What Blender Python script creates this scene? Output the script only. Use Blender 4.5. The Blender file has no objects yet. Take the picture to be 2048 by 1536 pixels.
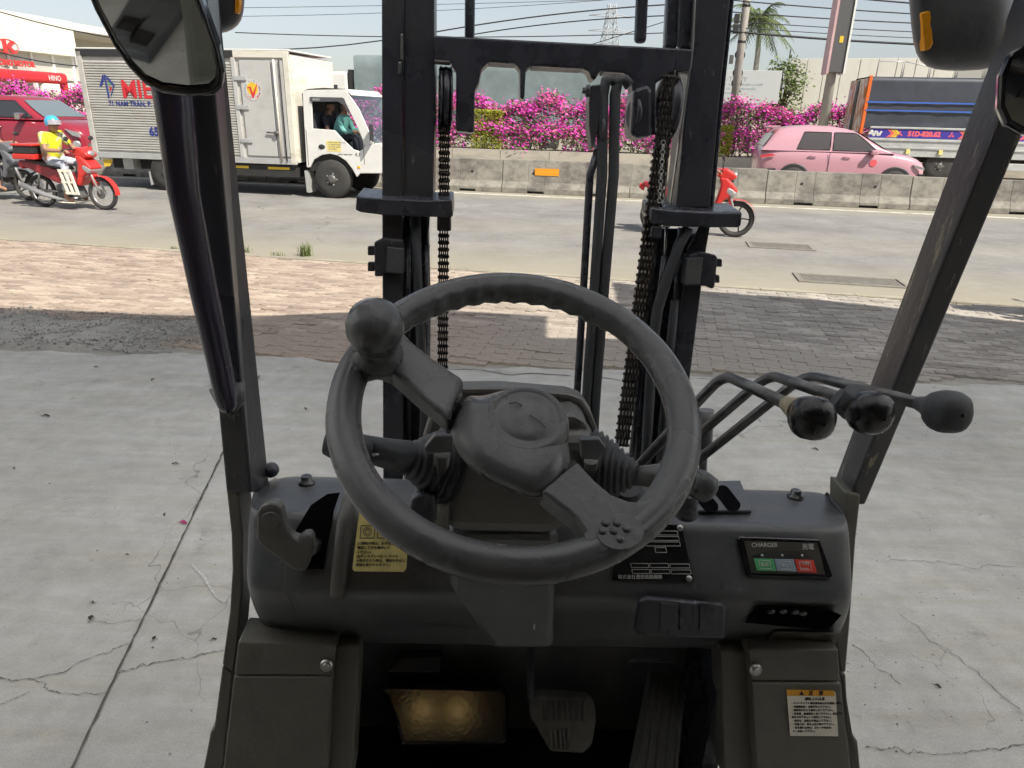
import bpy, math, random
from mathutils import Vector, Matrix
rad = math.radians
sc = bpy.context.scene
col = sc.collection
rnd = random.Random(7)

# ------------------------------------------------------------------ camera, sky, sun, exposure
F, CAMH, PITCH, ROLL = 1420.0, 1.8, rad(20.9), rad(1.4)
fwd = Vector((0, math.cos(PITCH), -math.sin(PITCH)))
_r0 = Vector((1, 0, 0)); _u0 = Vector((0, math.sin(PITCH), math.cos(PITCH)))
right = _r0 * math.cos(ROLL) + _u0 * math.sin(ROLL)
up = -_r0 * math.sin(ROLL) + _u0 * math.cos(ROLL)
CAM = Vector((0, 0, CAMH))
cd = bpy.data.cameras.new('camera'); cam = bpy.data.objects.new('camera', cd); col.objects.link(cam)
cd.sensor_width = 36; cd.lens = 36 * F / 2048; cd.clip_start = 0.05; cd.clip_end = 2000
m3 = Matrix((right, up, -fwd)).transposed()
cam.matrix_world = Matrix.Translation(CAM) @ m3.to_4x4()
sc.camera = cam

SUN_EL, SUN_H = rad(49), Vector((0.72, -0.69, 0)).normalized()     # direction towards the sun
w = bpy.data.worlds.new('World'); sc.world = w; w.use_nodes = True
nt = w.node_tree; nt.nodes.clear()
sky = nt.nodes.new('ShaderNodeTexSky'); sky.sky_type = 'NISHITA'; sky.sun_disc = False
sky.sun_elevation = SUN_EL; sky.sun_rotation = math.atan2(SUN_H.x, SUN_H.y)
sky.air_density = 1.0; sky.dust_density = 1.2; sky.ozone_density = 1.2
bg = nt.nodes.new('ShaderNodeBackground'); bg.inputs['Strength'].default_value = 0.066
out = nt.nodes.new('ShaderNodeOutputWorld')
hz = nt.nodes.new('ShaderNodeHueSaturation'); hz.inputs['Saturation'].default_value = .5      # hazy, washed-out air
nt.links.new(sky.outputs[0], hz.inputs['Color']); nt.links.new(hz.outputs[0], bg.inputs[0]); nt.links.new(bg.outputs[0], out.inputs[0])
sl = bpy.data.lights.new('sun', 'SUN'); sl.energy = 3.3; sl.angle = rad(0.53); sl.color = (1, .93, .82)
so = bpy.data.objects.new('sun', sl); col.objects.link(so)
sdir = (SUN_H * math.cos(SUN_EL) + Vector((0, 0, math.sin(SUN_EL)))).normalized()
so.rotation_euler = sdir.to_track_quat('Z', 'Y').to_euler(); so.location = (6, -6, 20)
vs = sc.view_settings; vs.view_transform = 'Standard'; vs.look = 'None'; vs.gamma = 1; vs.exposure = 1.02
vs.use_curve_mapping = False
sc.cycles.max_bounces = 5; sc.cycles.diffuse_bounces = 3; sc.cycles.glossy_bounces = 3; sc.cycles.transparent_max_bounces = 6; sc.cycles.caustics_reflective = False; sc.cycles.caustics_refractive = False; sc.cycles.use_denoising = True; sc.cycles.adaptive_threshold = .03

# ------------------------------------------------------------------ helpers
def ray(px, py):
    return fwd + right * ((px - 1024) / F) - up * ((py - 768) / F)
def gz(px, py, z=0.0):
    d = ray(px, py); return CAM + d * ((z - CAMH) / d.z)
def gy(px, py, y):
    d = ray(px, py); return CAM + d * (y / d.y)

class MB:
    def __init__(s): s.v = []; s.f = []; s.sm = []; s.M = None
    def add(s, vs_, fs, smooth=False):
        o = len(s.v)
        s.v += [(s.M @ Vector(p)) if s.M else Vector(p) for p in vs_]
        s.f += [[i + o for i in f] for f in fs]; s.sm += [smooth] * len(fs); return s
    def hexa(s, p):   # 4 bottom ccw, 4 top ccw
        return s.add(p, [(3, 2, 1, 0), (4, 5, 6, 7), (0, 1, 5, 4), (1, 2, 6, 5), (2, 3, 7, 6), (3, 0, 4, 7)])
    def box(s, a, b):
        x0, y0, z0 = a; x1, y1, z1 = b
        return s.hexa([(x0, y0, z0), (x1, y0, z0), (x1, y1, z0), (x0, y1, z0), (x0, y0, z1), (x1, y0, z1), (x1, y1, z1), (x0, y1, z1)])
    def prism(s, poly, vec, smooth=False):
        n = len(poly); vec = Vector(vec); P = [Vector(p) for p in poly]
        s.add(P + [p + vec for p in P], [list(range(n))[::-1], list(range(n, 2 * n))], False)
        o = len(s.v) - 2 * n
        for i in range(n):
            s.f.append([o + i, o + (i + 1) % n, o + n + (i + 1) % n, o + n + i]); s.sm.append(smooth)
        return s
    def tube(s, pts, r, seg=10, caps=True, rs=None, flat=1.0):
        P = [Vector(p) for p in pts]; n = len(P); rings = []
        t0 = (P[1] - P[0]).normalized()
        a = Vector((0, 0, 1)) if abs(t0.z) < .9 else Vector((1, 0, 0))
        u = t0.cross(a).normalized()
        for i in range(n):
            t = ((P[min(i + 1, n - 1)] - P[max(i - 1, 0)])).normalized()
            u = (u - t * u.dot(t)).normalized(); vv = t.cross(u)
            rr = rs[i] if rs else r
            rings.append([P[i] + u * (rr * math.cos(k * 2 * math.pi / seg)) + vv * (rr * flat * math.sin(k * 2 * math.pi / seg)) for k in range(seg)])
        vsx = [p for rg in rings for p in rg]; fs = []
        for i in range(n - 1):
            for k in range(seg):
                fs.append((i * seg + k, i * seg + (k + 1) % seg, (i + 1) * seg + (k + 1) % seg, (i + 1) * seg + k))
        s.add(vsx, fs, True)
        if caps:
            o = len(s.v) - len(vsx)
            s.f.append([o + k for k in range(seg)][::-1]); s.sm.append(False)
            s.f.append([o + (n - 1) * seg + k for k in range(seg)]); s.sm.append(False)
        return s
    def lathe(s, prof, o, ax, seg=20, sx=1.0):
        o = Vector(o); ax = Vector(ax).normalized()
        a = Vector((0, 0, 1)) if abs(ax.z) < .9 else Vector((1, 0, 0))
        u = ax.cross(a).normalized(); vv = ax.cross(u)
        vsx = [o + ax * h + u * (r * sx * math.cos(2 * math.pi * k / seg)) + vv * (r * math.sin(2 * math.pi * k / seg)) for r, h in prof for k in range(seg)]
        n = len(prof)
        fs = [(i * seg + k, i * seg + (k + 1) % seg, (i + 1) * seg + (k + 1) % seg, (i + 1) * seg + k) for i in range(n - 1) for k in range(seg)]
        s.add(vsx, fs, True); b = len(s.v) - len(vsx)
        if prof[0][0] > 1e-5: s.f.append([b + k for k in range(seg)][::-1]); s.sm.append(False)
        if prof[-1][0] > 1e-5: s.f.append([b + (n - 1) * seg + k for k in range(seg)]); s.sm.append(False)
        return s
    def cyl(s, a, b, r, seg=14, r2=None):
        a = Vector(a); b = Vector(b); return s.lathe([(r, 0), (r if r2 is None else r2, (b - a).length)], a, b - a, seg)
    def ball(s, c, r, seg=16, rings=10):
        if not hasattr(r, '__len__'): r = (r, r, r)
        vsx = []; fs = []
        for i in range(rings + 1):
            th = math.pi * i / rings
            for k in range(seg):
                ph = 2 * math.pi * k / seg
                vsx.append((c[0] + r[0] * math.sin(th) * math.cos(ph), c[1] + r[1] * math.sin(th) * math.sin(ph), c[2] + r[2] * math.cos(th)))
        for i in range(rings):
            for k in range(seg):
                fs.append((i * seg + k, (i + 1) * seg + k, (i + 1) * seg + (k + 1) % seg, i * seg + (k + 1) % seg))
        return s.add(vsx, fs, True)
    def grid(s, rows, smooth=True, closed=False):
        n = len(rows[0]); vsx = [p for r in rows for p in r]; fs = []
        for i in range(len(rows) - 1):
            for k in range(n if closed else n - 1):
                fs.append((i * n + k, i * n + (k + 1) % n, (i + 1) * n + (k + 1) % n, (i + 1) * n + k))
        return s.add(vsx, fs, smooth)
    def torus(s, c, ax, Rr, r, seg=40, sg=12, rfun=None):
        c = Vector(c); ax = Vector(ax).normalized()
        a = Vector((0, 0, 1)) if abs(ax.z) < .9 else Vector((1, 0, 0))
        u = ax.cross(a).normalized(); vv = ax.cross(u); rows = []
        for i in range(seg):
            t = 2 * math.pi * i / seg; d = u * math.cos(t) + vv * math.sin(t); row = []
            for k in range(sg):
                q = 2 * math.pi * k / sg
                row.append(c + d * (Rr + r * math.cos(q)) + ax * (r * math.sin(q)))
            rows.append(row)
        rows.append(rows[0]); return s.grid(rows, True, True)
    def mesh(s, name, mat):
        me = bpy.data.meshes.new(name); me.from_pydata([tuple(p) for p in s.v], [], s.f)
        me.polygons.foreach_set('use_smooth', s.sm)
        if mat: me.materials.append(mat)
        me.update(); return me
    def build(s, name, mat, parent=None, bevel=0, sub=0, seg=2, norm=True):
        o = bpy.data.objects.new(name, s.mesh(name, mat)); col.objects.link(o)
        if parent: o.parent = parent
        if norm: fixn(o.data)
        if bevel:
            b = o.modifiers.new('bevel', 'BEVEL'); b.width = bevel; b.segments = seg; b.limit_method = 'ANGLE'; b.angle_limit = rad(35)
        if sub:
            u = o.modifiers.new('sub', 'SUBSURF'); u.levels = sub; u.render_levels = sub
        return o
import bmesh
def fixn(me):
    if len(me.polygons) > 60000: return
    b = bmesh.new(); b.from_mesh(me); bmesh.ops.recalc_face_normals(b, faces=b.faces); b.to_mesh(me); b.free()
def tag(o, label=None, cat=None, group=None, kind=None):
    if label: o['label'] = label
    if cat: o['category'] = cat
    if group: o['group'] = group
    if kind: o['kind'] = kind
    return o
def empty(name, loc=(0, 0, 0), rz=0.0, label=None, cat=None, group=None):
    o = bpy.data.objects.new(name, None); col.objects.link(o); o.location = loc; o.rotation_euler = (0, 0, rz)
    o.empty_display_size = .1
    return tag(o, label, cat, group)
def copy_tree(o, parent=None):
    c = o.copy(); col.objects.link(c); c.parent = parent
    for ch in list(o.children): copy_tree(ch, c)
    return c
def text_mesh(body, h, mat, parent, M, name='lettering', depth=.0006, align='LEFT', bold=0.0, shear=0.0, sx=1.0):
    c = bpy.data.curves.new('txt', 'FONT'); c.body = body; c.size = h / .7; c.extrude = depth; c.align_x = align; c.offset = bold; c.shear = shear
    c.resolution_u = 3
    t = bpy.data.objects.new('txt', c); col.objects.link(t); bpy.context.view_layer.update()
    me = bpy.data.meshes.new_from_object(t.evaluated_get(bpy.context.evaluated_depsgraph_get()))
    bpy.data.objects.remove(t); me.materials.clear(); me.materials.append(mat)
    me.transform(M @ Matrix.Diagonal((sx, 1, 1, 1)))
    o = bpy.data.objects.new(name, me); col.objects.link(o); o.parent = parent
    return o

# ------------------------------------------------------------------ materials
def mat(name, base, rough=.5, metal=0.0, var=0.0, vscale=8.0, bump=0.0, bscale=60.0, coat=0.0, spec=.5, rvar=0.0, alpha=1.0, emit=None, rand=0.0, trans=0.0, sheen=0):
    m = bpy.data.materials.new(name); m.use_nodes = True; n = m.node_tree.nodes; l = m.node_tree.links
    p = n['Principled BSDF']; b3 = (*base[:3], 1)
    p.inputs['Base Color'].default_value = b3; p.inputs['Roughness'].default_value = rough; p.inputs['Metallic'].default_value = metal
    p.inputs['Specular IOR Level'].default_value = spec; p.inputs['Coat Weight'].default_value = coat; p.inputs['Coat Roughness'].default_value = .08
    tc = n.new('ShaderNodeTexCoord')
    if var or rand or rvar:
        src = None
        if var or rvar:
            tx = n.new('ShaderNodeTexNoise'); tx.inputs['Scale'].default_value = vscale; tx.inputs['Detail'].default_value = 3; tx.inputs['Roughness'].default_value = .65
            l.new(tc.outputs['Object'], tx.inputs['Vector']); src = tx.outputs['Fac']
        if var or rand:
            hs = n.new('ShaderNodeHueSaturation'); hs.inputs['Color'].default_value = b3
            mr = n.new('ShaderNodeMapRange'); mr.inputs[1].default_value = .25; mr.inputs[2].default_value = .75
            mr.inputs[3].default_value = 1 - var; mr.inputs[4].default_value = 1 + var
            if src: l.new(src, mr.inputs[0])
            else: mr.inputs[0].default_value = .5
            if rand:
                gi = n.new('ShaderNodeNewGeometry'); mr2 = n.new('ShaderNodeMapRange'); mr2.inputs[3].default_value = 1 - rand; mr2.inputs[4].default_value = 1 + rand
                l.new(gi.outputs['Random Per Island'], mr2.inputs[0]); mm = n.new('ShaderNodeMath'); mm.operation = 'MULTIPLY'
                l.new(mr.outputs[0], mm.inputs[0]); l.new(mr2.outputs[0], mm.inputs[1]); l.new(mm.outputs[0], hs.inputs['Value'])
            else: l.new(mr.outputs[0], hs.inputs['Value'])
            l.new(hs.outputs[0], p.inputs['Base Color'])
        if rvar:
            mr3 = n.new('ShaderNodeMapRange'); mr3.inputs[1].default_value = .3; mr3.inputs[2].default_value = .7
            mr3.inputs[3].default_value = max(.03, rough - rvar); mr3.inputs[4].default_value = min(1, rough + rvar)
            l.new(src, mr3.inputs[0]); l.new(mr3.outputs[0], p.inputs['Roughness'])
    if bump:
        t2 = n.new('ShaderNodeTexNoise'); t2.inputs['Scale'].default_value = bscale; t2.inputs['Detail'].default_value = 1.5
        l.new(tc.outputs['Object'], t2.inputs['Vector']); bp = n.new('ShaderNodeBump'); bp.inputs['Strength'].default_value = bump; bp.inputs['Distance'].default_value = .002 if bscale > 40 else .01
        l.new(t2.outputs['Fac'], bp.inputs['Height']); l.new(bp.outputs[0], p.inputs['Normal'])
    if emit: p.inputs['Emission Color'].default_value = (*emit[:3], 1); p.inputs['Emission Strength'].default_value = emit[3]
    if trans: p.inputs['Transmission Weight'].default_value = trans
    p.inputs['Alpha'].default_value = alpha
    return m
def worn(name, base, chip, rough=.4, amount=.56, scale=(30, 30, 6), dust=(.25, .22, .16), dscale=4):
    """painted metal with scuffs and dusty patches"""
    m = mat(name, base, rough, bump=.25, bscale=90); n = m.node_tree.nodes; l = m.node_tree.links; p = n['Principled BSDF']
    tc = n.new('ShaderNodeTexCoord'); mp = n.new('ShaderNodeMapping'); mp.inputs['Scale'].default_value = scale
    l.new(tc.outputs['Object'], mp.inputs[0])
    t = n.new('ShaderNodeTexNoise'); t.inputs['Scale'].default_value = 1.0; t.inputs['Detail'].default_value = 5; t.inputs['Roughness'].default_value = .75
    l.new(mp.outputs[0], t.inputs['Vector'])
    r = n.new('ShaderNodeValToRGB'); r.color_ramp.elements[0].position = amount; r.color_ramp.elements[1].position = amount + .04
    l.new(t.outputs['Fac'], r.inputs[0])
    t2 = n.new('ShaderNodeTexNoise'); t2.inputs['Scale'].default_value = dscale; t2.inputs['Detail'].default_value = 5
    l.new(tc.outputs['Object'], t2.inputs['Vector'])
    r2 = n.new('ShaderNodeValToRGB'); r2.color_ramp.elements[0].position = .45; r2.color_ramp.elements[1].position = .75; r2.color_ramp.elements[1].color = (.35, .35, .35, 1)
    l.new(t2.outputs['Fac'], r2.inputs[0])
    a = n.new('ShaderNodeMixRGB'); a.inputs[1].default_value = (*base, 1); a.inputs[2].default_value = (*dust, 1); l.new(r2.outputs[0], a.inputs[0])
    b = n.new('ShaderNodeMixRGB'); b.inputs[2].default_value = (*chip, 1); l.new(a.outputs[0], b.inputs[1]); l.new(r.outputs[0], b.inputs[0])
    l.new(b.outputs[0], p.inputs['Base Color'])
    mr = n.new('ShaderNodeMapRange'); mr.inputs[3].default_value = rough; mr.inputs[4].default_value = .8; l.new(r2.outputs[0], mr.inputs[0]); l.new(mr.outputs[0], p.inputs['Roughness'])
    return m
def concrete(name, base, crack_scale=.55, crack=.9, stain=.16, bump=.35):
    m = bpy.data.materials.new(name); m.use_nodes = True; n = m.node_tree.nodes; l = m.node_tree.links; p = n['Principled BSDF']
    p.inputs['Roughness'].default_value = .85; p.inputs['Specular IOR Level'].default_value = .25
    tc = n.new('ShaderNodeTexCoord'); O = tc.outputs['Object']
    def noise(s, d=6, r=.6, vec=None):
        t = n.new('ShaderNodeTexNoise'); t.inputs['Scale'].default_value = s; t.inputs['Detail'].default_value = d; t.inputs['Roughness'].default_value = r
        l.new(vec or O, t.inputs['Vector']); return t
    big = noise(.9, 4, .65); mid = noise(9, 3, .7); fine = noise(140, 1, .7)
    mp = n.new('ShaderNodeMapping'); mp.inputs['Scale'].default_value = (.8, 7, 1); mp.inputs['Rotation'].default_value = (0, 0, .2); l.new(O, mp.inputs[0])
    streak = noise(1.6, 5, .7, mp.outputs[0])
    def ramp(src, a, b, lo, hi):
        mr = n.new('ShaderNodeMapRange'); mr.inputs[1].default_value = a; mr.inputs[2].default_value = b; mr.inputs[3].default_value = lo; mr.inputs[4].default_value = hi; l.new(src, mr.inputs[0]); return mr.outputs[0]
    def mul(a, b):
        k = n.new('ShaderNodeMath'); k.operation = 'MULTIPLY'; l.new(a, k.inputs[0]); l.new(b, k.inputs[1]); return k.outputs[0]
    v = mul(ramp(big.outputs['Fac'], .3, .7, 1 - stain, 1 + stain), ramp(mid.outputs['Fac'], .3, .7, .9, 1.08))
    v = mul(v, ramp(fine.outputs['Fac'], .3, .7, .92, 1.07)); v = mul(v, ramp(streak.outputs['Fac'], .35, .7, 1.04, .91))
    dirt = noise(.55, 6, .72); v = mul(v, ramp(dirt.outputs['Fac'], .54, .72, 1.0, .80)); sp2 = noise(3.2, 5, .75); v = mul(v, ramp(sp2.outputs['Fac'], .62, .72, 1.0, .74))
    # dark specks and pits
    vo = n.new('ShaderNodeTexVoronoi'); vo.inputs['Scale'].default_value = 24; l.new(O, vo.inputs['Vector'])
    spk = ramp(vo.outputs['Distance'], .06, .12, .45, 1.0)
    pm = noise(2.3, 2, .5); pick = ramp(pm.outputs['Fac'], .5, .58, 0, 1)
    mx = n.new('ShaderNodeMix'); mx.inputs[2].default_value = 1.0; l.new(pick, mx.inputs[0]); l.new(spk, mx.inputs[3]); v = mul(v, mx.outputs[0])
    # wandering cracks
    wn = noise(1.3, 4, .6); wv = n.new('ShaderNodeVectorMath'); wv.operation = 'MULTIPLY_ADD'; wv.inputs[1].default_value = (.9, .9, 0); l.new(wn.outputs['Color'], wv.inputs[0]); l.new(O, wv.inputs[2])
    vc = n.new('ShaderNodeTexVoronoi'); vc.feature = 'DISTANCE_TO_EDGE'; vc.inputs['Scale'].default_value = crack_scale; l.new(wv.outputs[0], vc.inputs['Vector'])
    cw = noise(1.1, 3, .5); gate = ramp(cw.outputs['Fac'], .47, .60, 0, .0016)
    lt = n.new('ShaderNodeMath'); lt.operation = 'LESS_THAN'; l.new(vc.outputs['Distance'], lt.inputs[0]); l.new(gate, lt.inputs[1])
    cr = ramp(lt.outputs[0], 0, 1, 1, 1 - .75 * crack); v = mul(v, cr)
    hs = n.new('ShaderNodeHueSaturation'); hs.inputs['Color'].default_value = (*base, 1); l.new(v, hs.inputs['Value'])
    tint = n.new('ShaderNodeMixRGB'); tint.blend_type = 'MULTIPLY'; tint.inputs[2].default_value = (1, .95, .84, 1); l.new(ramp(streak.outputs['Fac'], .4, .7, 0, .7), tint.inputs[0]); l.new(hs.outputs[0], tint.inputs[1])
    l.new(tint.outputs[0], p.inputs['Base Color'])
    hh = noise(90, 2, .7).outputs['Fac']
    bp = n.new('ShaderNodeBump'); bp.inputs['Strength'].default_value = bump; bp.inputs['Distance'].default_value = .004; l.new(hh, bp.inputs['Height']); l.new(bp.outputs[0], p.inputs['Normal'])
    return m
def glassmat(name, tint=(.75, .85, .9), mix=.35, rough=.03):
    m = bpy.data.materials.new(name); m.use_nodes = True; n = m.node_tree.nodes; l = m.node_tree.links; n.remove(n['Principled BSDF'])
    t = n.new('ShaderNodeBsdfTransparent'); t.inputs[0].default_value = (*tint, 1); g = n.new('ShaderNodeBsdfGlossy'); g.inputs['Roughness'].default_value = rough
    fr = n.new('ShaderNodeFresnel'); fr.inputs[0].default_value = 1.5; ad = n.new('ShaderNodeMath'); ad.operation = 'ADD'; ad.inputs[1].default_value = mix; ad.use_clamp = True
    l.new(fr.outputs[0], ad.inputs[0]); mx = n.new('ShaderNodeMixShader'); l.new(ad.outputs[0], mx.inputs[0]); l.new(t.outputs[0], mx.inputs[1]); l.new(g.outputs[0], mx.inputs[2])
    l.new(mx.outputs[0], n['Material Output'].inputs[0]); return m
def ruststain(name, base, spot, scale=(1, 1, 1), lo=.5, hi=.6, rough=.6, metal=0.0):
    m = mat(name, base, rough, metal, bump=.15, bscale=40); n = m.node_tree.nodes; l = m.node_tree.links; p = n['Principled BSDF']
    tc = n.new('ShaderNodeTexCoord'); mp = n.new('ShaderNodeMapping'); mp.inputs['Scale'].default_value = scale; l.new(tc.outputs['Object'], mp.inputs[0])
    t = n.new('ShaderNodeTexNoise'); t.inputs['Scale'].default_value = 1; t.inputs['Detail'].default_value = 8; t.inputs['Roughness'].default_value = .7; l.new(mp.outputs[0], t.inputs['Vector'])
    r = n.new('ShaderNodeValToRGB'); r.color_ramp.elements[0].position = lo; r.color_ramp.elements[0].color = (*base, 1); r.color_ramp.elements[1].position = hi; r.color_ramp.elements[1].color = (*spot, 1)
    l.new(t.outputs['Fac'], r.inputs[0]); l.new(r.outputs[0], p.inputs['Base Color']); return m

M = {}
M['plastic'] = worn('grained_plastic', (.078, .082, .088), (.15, .15, .145), .33, .66, (30, 30, 30), (.20, .195, .18), 11)
M['wheel'] = worn('wheel_plastic', (.088, .091, .095), (.15, .147, .14), .25, .66, (40, 40, 40), (.125, .122, .116), 14)
M['lplastic'] = mat('grey_moulded_plastic', (.105, .103, .096), .38, bump=.35, bscale=350, var=.15, vscale=9)
M['black'] = mat('black_paint', (.044, .046, .058), .28, bump=.12, bscale=70, rvar=.12, vscale=14, var=.2)
M['blackworn'] = worn('black_paint_worn', (.044, .046, .058), (.16, .155, .15), .27, .64, (60, 60, 14), (.10, .09, .07))
M['pillarworn'] = worn('pillar_paint_scuffed', (.048, .048, .056), (.26, .235, .17), .30, .60, (45, 45, 7), (.12, .11, .09), 6)
M['knob'] = mat('knob_plastic', (.012, .012, .014), .27, rvar=.08, vscale=30)
M['gloss'] = mat('gloss_black', (.012, .012, .016), .12, coat=.6)
M['tubeblk'] = mat('gloss_grip', (.030, .026, .044), .22, rvar=.06, vscale=20)
M['rubber'] = mat('black_rubber', (.050, .053, .06), .62, bump=.3, bscale=150)
M['floorsteel'] = mat('floor_black_enamel', (.012, .013, .015), .11, bump=.05, bscale=120, coat=.3)
M['olive'] = mat('olive_grey_paint', (.115, .112, .094), .45, bump=.2, bscale=120, rvar=.1, vscale=12, var=.15)
M['rod'] = mat('lever_steel_black', (.11, .11, .112), .28, metal=.6, bump=.3, bscale=80, var=.3, vscale=60)
M['steel'] = mat('bright_steel', (.55, .55, .53), .3, metal=1.0, bump=.1, bscale=80)
M['brass'] = mat('dull_brass', (.45, .40, .28), .38, metal=.6)
M['mirror'] = mat('mirror_glass', (.8, .82, .8), .02, metal=1.0, bump=0.0)
M['amber'] = mat('amber_reflector', (1.0, .40, .01), .25, coat=.5, bump=.6, bscale=200)
M['yellowplate'] = mat('yellow_plate', (.78, .66, .26), .55, var=.15, vscale=60)
M['ink'] = mat('black_ink', (.02, .02, .02), .6)
M['recess_shade'] = mat('painted_recess_shade', (.006, .006, .007), 1.0, spec=0.0)  # flat black that paints the shade inside recesses
M['whiteink'] = mat('white_ink', (.6, .6, .57), .6)
M['cream'] = mat('cream_label', (.80, .76, .64), .6, var=.1, vscale=50)
M['orange'] = mat('orange_label', (.75, .36, .03), .55)
M['green'] = mat('green_key', (.10, .42, .18), .4)
M['bluegrey'] = mat('bluegrey_key', (.28, .34, .42), .4)
M['red'] = mat('red_key', (.65, .06, .04), .4)
M['lcd'] = mat('lcd', (.20, .30, .18), .2)
M['chain'] = mat('chain_steel', (.035, .03, .027), .45, metal=.4, bump=.3, bscale=200, var=.4, vscale=90)

# ------------------------------------------------------------------ the ground
RA = rad(-11)
RX = Vector((math.cos(RA), math.sin(RA), 0)); RN = Vector((-math.sin(RA), math.cos(RA), 0))   # along the road, across it
CURB = Vector((-.18, 8.47, 0))
def rd(s, t, z=0.0):           # along / across from the kerb line
    p = CURB + RX * s + RN * t; return Vector((p.x, p.y, z))
M['floor'] = concrete('concrete_floor_mat', (.495, .485, .455), .55, .4)
M['asphalt'] = concrete('dusty_asphalt', (.245, .245, .24), .12, .5, .22, .5)
M['dirt'] = mat('dusty_ground', (.30, .26, .20), .95, var=.25, vscale=3, bump=.6, bscale=30)
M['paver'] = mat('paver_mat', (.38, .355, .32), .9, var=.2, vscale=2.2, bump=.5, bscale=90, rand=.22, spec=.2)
_n = M['paver'].node_tree.nodes; _l = M['paver'].node_tree.links                      # base colour warms towards the left: sunlight's warmth painted into the pavers
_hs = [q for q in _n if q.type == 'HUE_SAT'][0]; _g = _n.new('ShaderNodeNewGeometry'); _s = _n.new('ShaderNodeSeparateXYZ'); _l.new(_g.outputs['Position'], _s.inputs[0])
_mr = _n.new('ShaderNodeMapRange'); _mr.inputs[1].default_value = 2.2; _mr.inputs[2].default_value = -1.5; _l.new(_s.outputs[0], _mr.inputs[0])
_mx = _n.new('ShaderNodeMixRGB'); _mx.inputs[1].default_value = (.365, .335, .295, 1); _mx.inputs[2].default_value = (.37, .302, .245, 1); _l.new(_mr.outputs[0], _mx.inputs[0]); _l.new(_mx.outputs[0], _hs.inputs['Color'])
M['white_line'] = ruststain('road_paint', (.62, .60, .54), (.33, .31, .27), (4, 4, 1), .5, .62, .8)
g = MB(); g.add([(-900, -60, -.05), (900, -60, -.05), (900, 1500, -.05), (-900, 1500, -.05)], [(0, 1, 2, 3)])
tag(g.build('ground', M['dirt']), kind='structure')
g = MB(); g.add([rd(-120, 0, 0), rd(120, 0, 0), rd(120, 20.2, 0), rd(-120, 20.2, 0)], [(0, 1, 2, 3)])
_n = M['asphalt'].node_tree.nodes; _l = M['asphalt'].node_tree.links                 # sandy dust settled along both edges of the carriageway
_p = _n['Principled BSDF']; _src = _p.inputs['Base Color'].links[0].from_socket; _g = _n.new('ShaderNodeNewGeometry'); _d = _n.new('ShaderNodeVectorMath'); _d.operation = 'DOT_PRODUCT'; _d.inputs[1].default_value = tuple(RN); _l.new(_g.outputs['Position'], _d.inputs[0])
_c0 = CURB.dot(RN); _ns = _n.new('ShaderNodeTexNoise'); _ns.inputs['Scale'].default_value = 1.1; _ns.inputs['Detail'].default_value = 4; _ad = _n.new('ShaderNodeMath'); _ad.operation = 'MULTIPLY_ADD'; _ad.inputs[1].default_value = 1.4; _l.new(_ns.outputs['Fac'], _ad.inputs[0]); _l.new(_d.outputs['Value'], _ad.inputs[2])
_cr = _n.new('ShaderNodeValToRGB'); _mr = _n.new('ShaderNodeMapRange'); _mr.inputs[1].default_value = _c0 + .6; _mr.inputs[2].default_value = _c0 + 10.2; _l.new(_ad.outputs[0], _mr.inputs[0]); _l.new(_mr.outputs[0], _cr.inputs[0])
_e = _cr.color_ramp.elements; _e[0].position = 0; _e[0].color = (.9, .9, .9, 1); _e[1].position = 1; _e[1].color = (.85, .85, .85, 1)
for _q, _v in ((.10, .55), (.24, .05), (.40, .3), (.55, .0), (.80, .1), (.90, .8)): _k = _e.new(_q); _k.color = (_v, _v, _v, 1)
_mx = _n.new('ShaderNodeMixRGB'); _mx.inputs[2].default_value = (.33, .30, .235, 1); _l.new(_cr.outputs[0], _mx.inputs[0]); _l.new(_src, _mx.inputs[1]); _l.new(_mx.outputs[0], _p.inputs['Base Color'])
road = tag(g.build('road', M['asphalt']), kind='structure')
g = MB(); g.add([rd(-120, 23.4, 0), rd(120, 23.4, 0), rd(120, 40, 0), rd(-120, 40, 0)], [(0, 1, 2, 3)])
tag(g.build('far_road', M['asphalt']), kind='structure')
g = MB(); g.add([rd(-60, 8.25, .004), rd(60, 8.45, .004), rd(60, 8.63, .004), rd(-60, 8.43, .004)], [(0, 1, 2, 3)])
o = g.build('painted_line', M['white_line'], road)
# concrete floor with a broken front edge and two joints
def conc_edge(x):
    return 4.98 - .045 * x + .05 * math.sin(x * 2.3) + .03 * math.sin(x * 7.1 + 1) + .015 * math.sin(x * 19)
XS = [-14 + i * .08 for i in range(int(28 / .08) + 1)]
g = MB(); fr = [(x, conc_edge(x)) for x in XS]
for i in range(len(XS) - 1):
    (xa, ya), (xb, yb) = fr[i], fr[i + 1]
    g.add([(xa, -9, .022), (xb, -9, .022), (xb, yb, .022), (xa, ya, .022)], [(0, 1, 2, 3)])
    g.add([(xa, ya, .022), (xb, yb, .022), (xb, yb + .02, -.02), (xa, ya + .02, -.02)], [(0, 1, 2, 3)])
floor = tag(g.build('concrete_floor', M['floor']), kind='structure')
M['joint'] = mat('joint_dirt', (.10, .095, .08), .95, var=.4, vscale=20)
def strip(pts, wd, z, name, m, parent, jit=.15):
    g = MB(); rows = []
    for i, p in enumerate(pts):
        a = Vector(pts[max(i - 1, 0)]); b = Vector(pts[min(i + 1, len(pts) - 1)]); t = (b - a).normalized(); nn = Vector((-t.y, t.x))
        wv = wd * (1 + rnd.uniform(-jit, jit) * 3); q = Vector(p)
        rows.append([(q.x - nn.x * wv / 2, q.y - nn.y * wv / 2, z), (q.x + nn.x * wv / 2, q.y + nn.y * wv / 2, z)])
    g.grid(rows, False); return g.build(name, m, parent)
ja, jb = gz(440, 918, .022), gz(140, 1545, .022)
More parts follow.
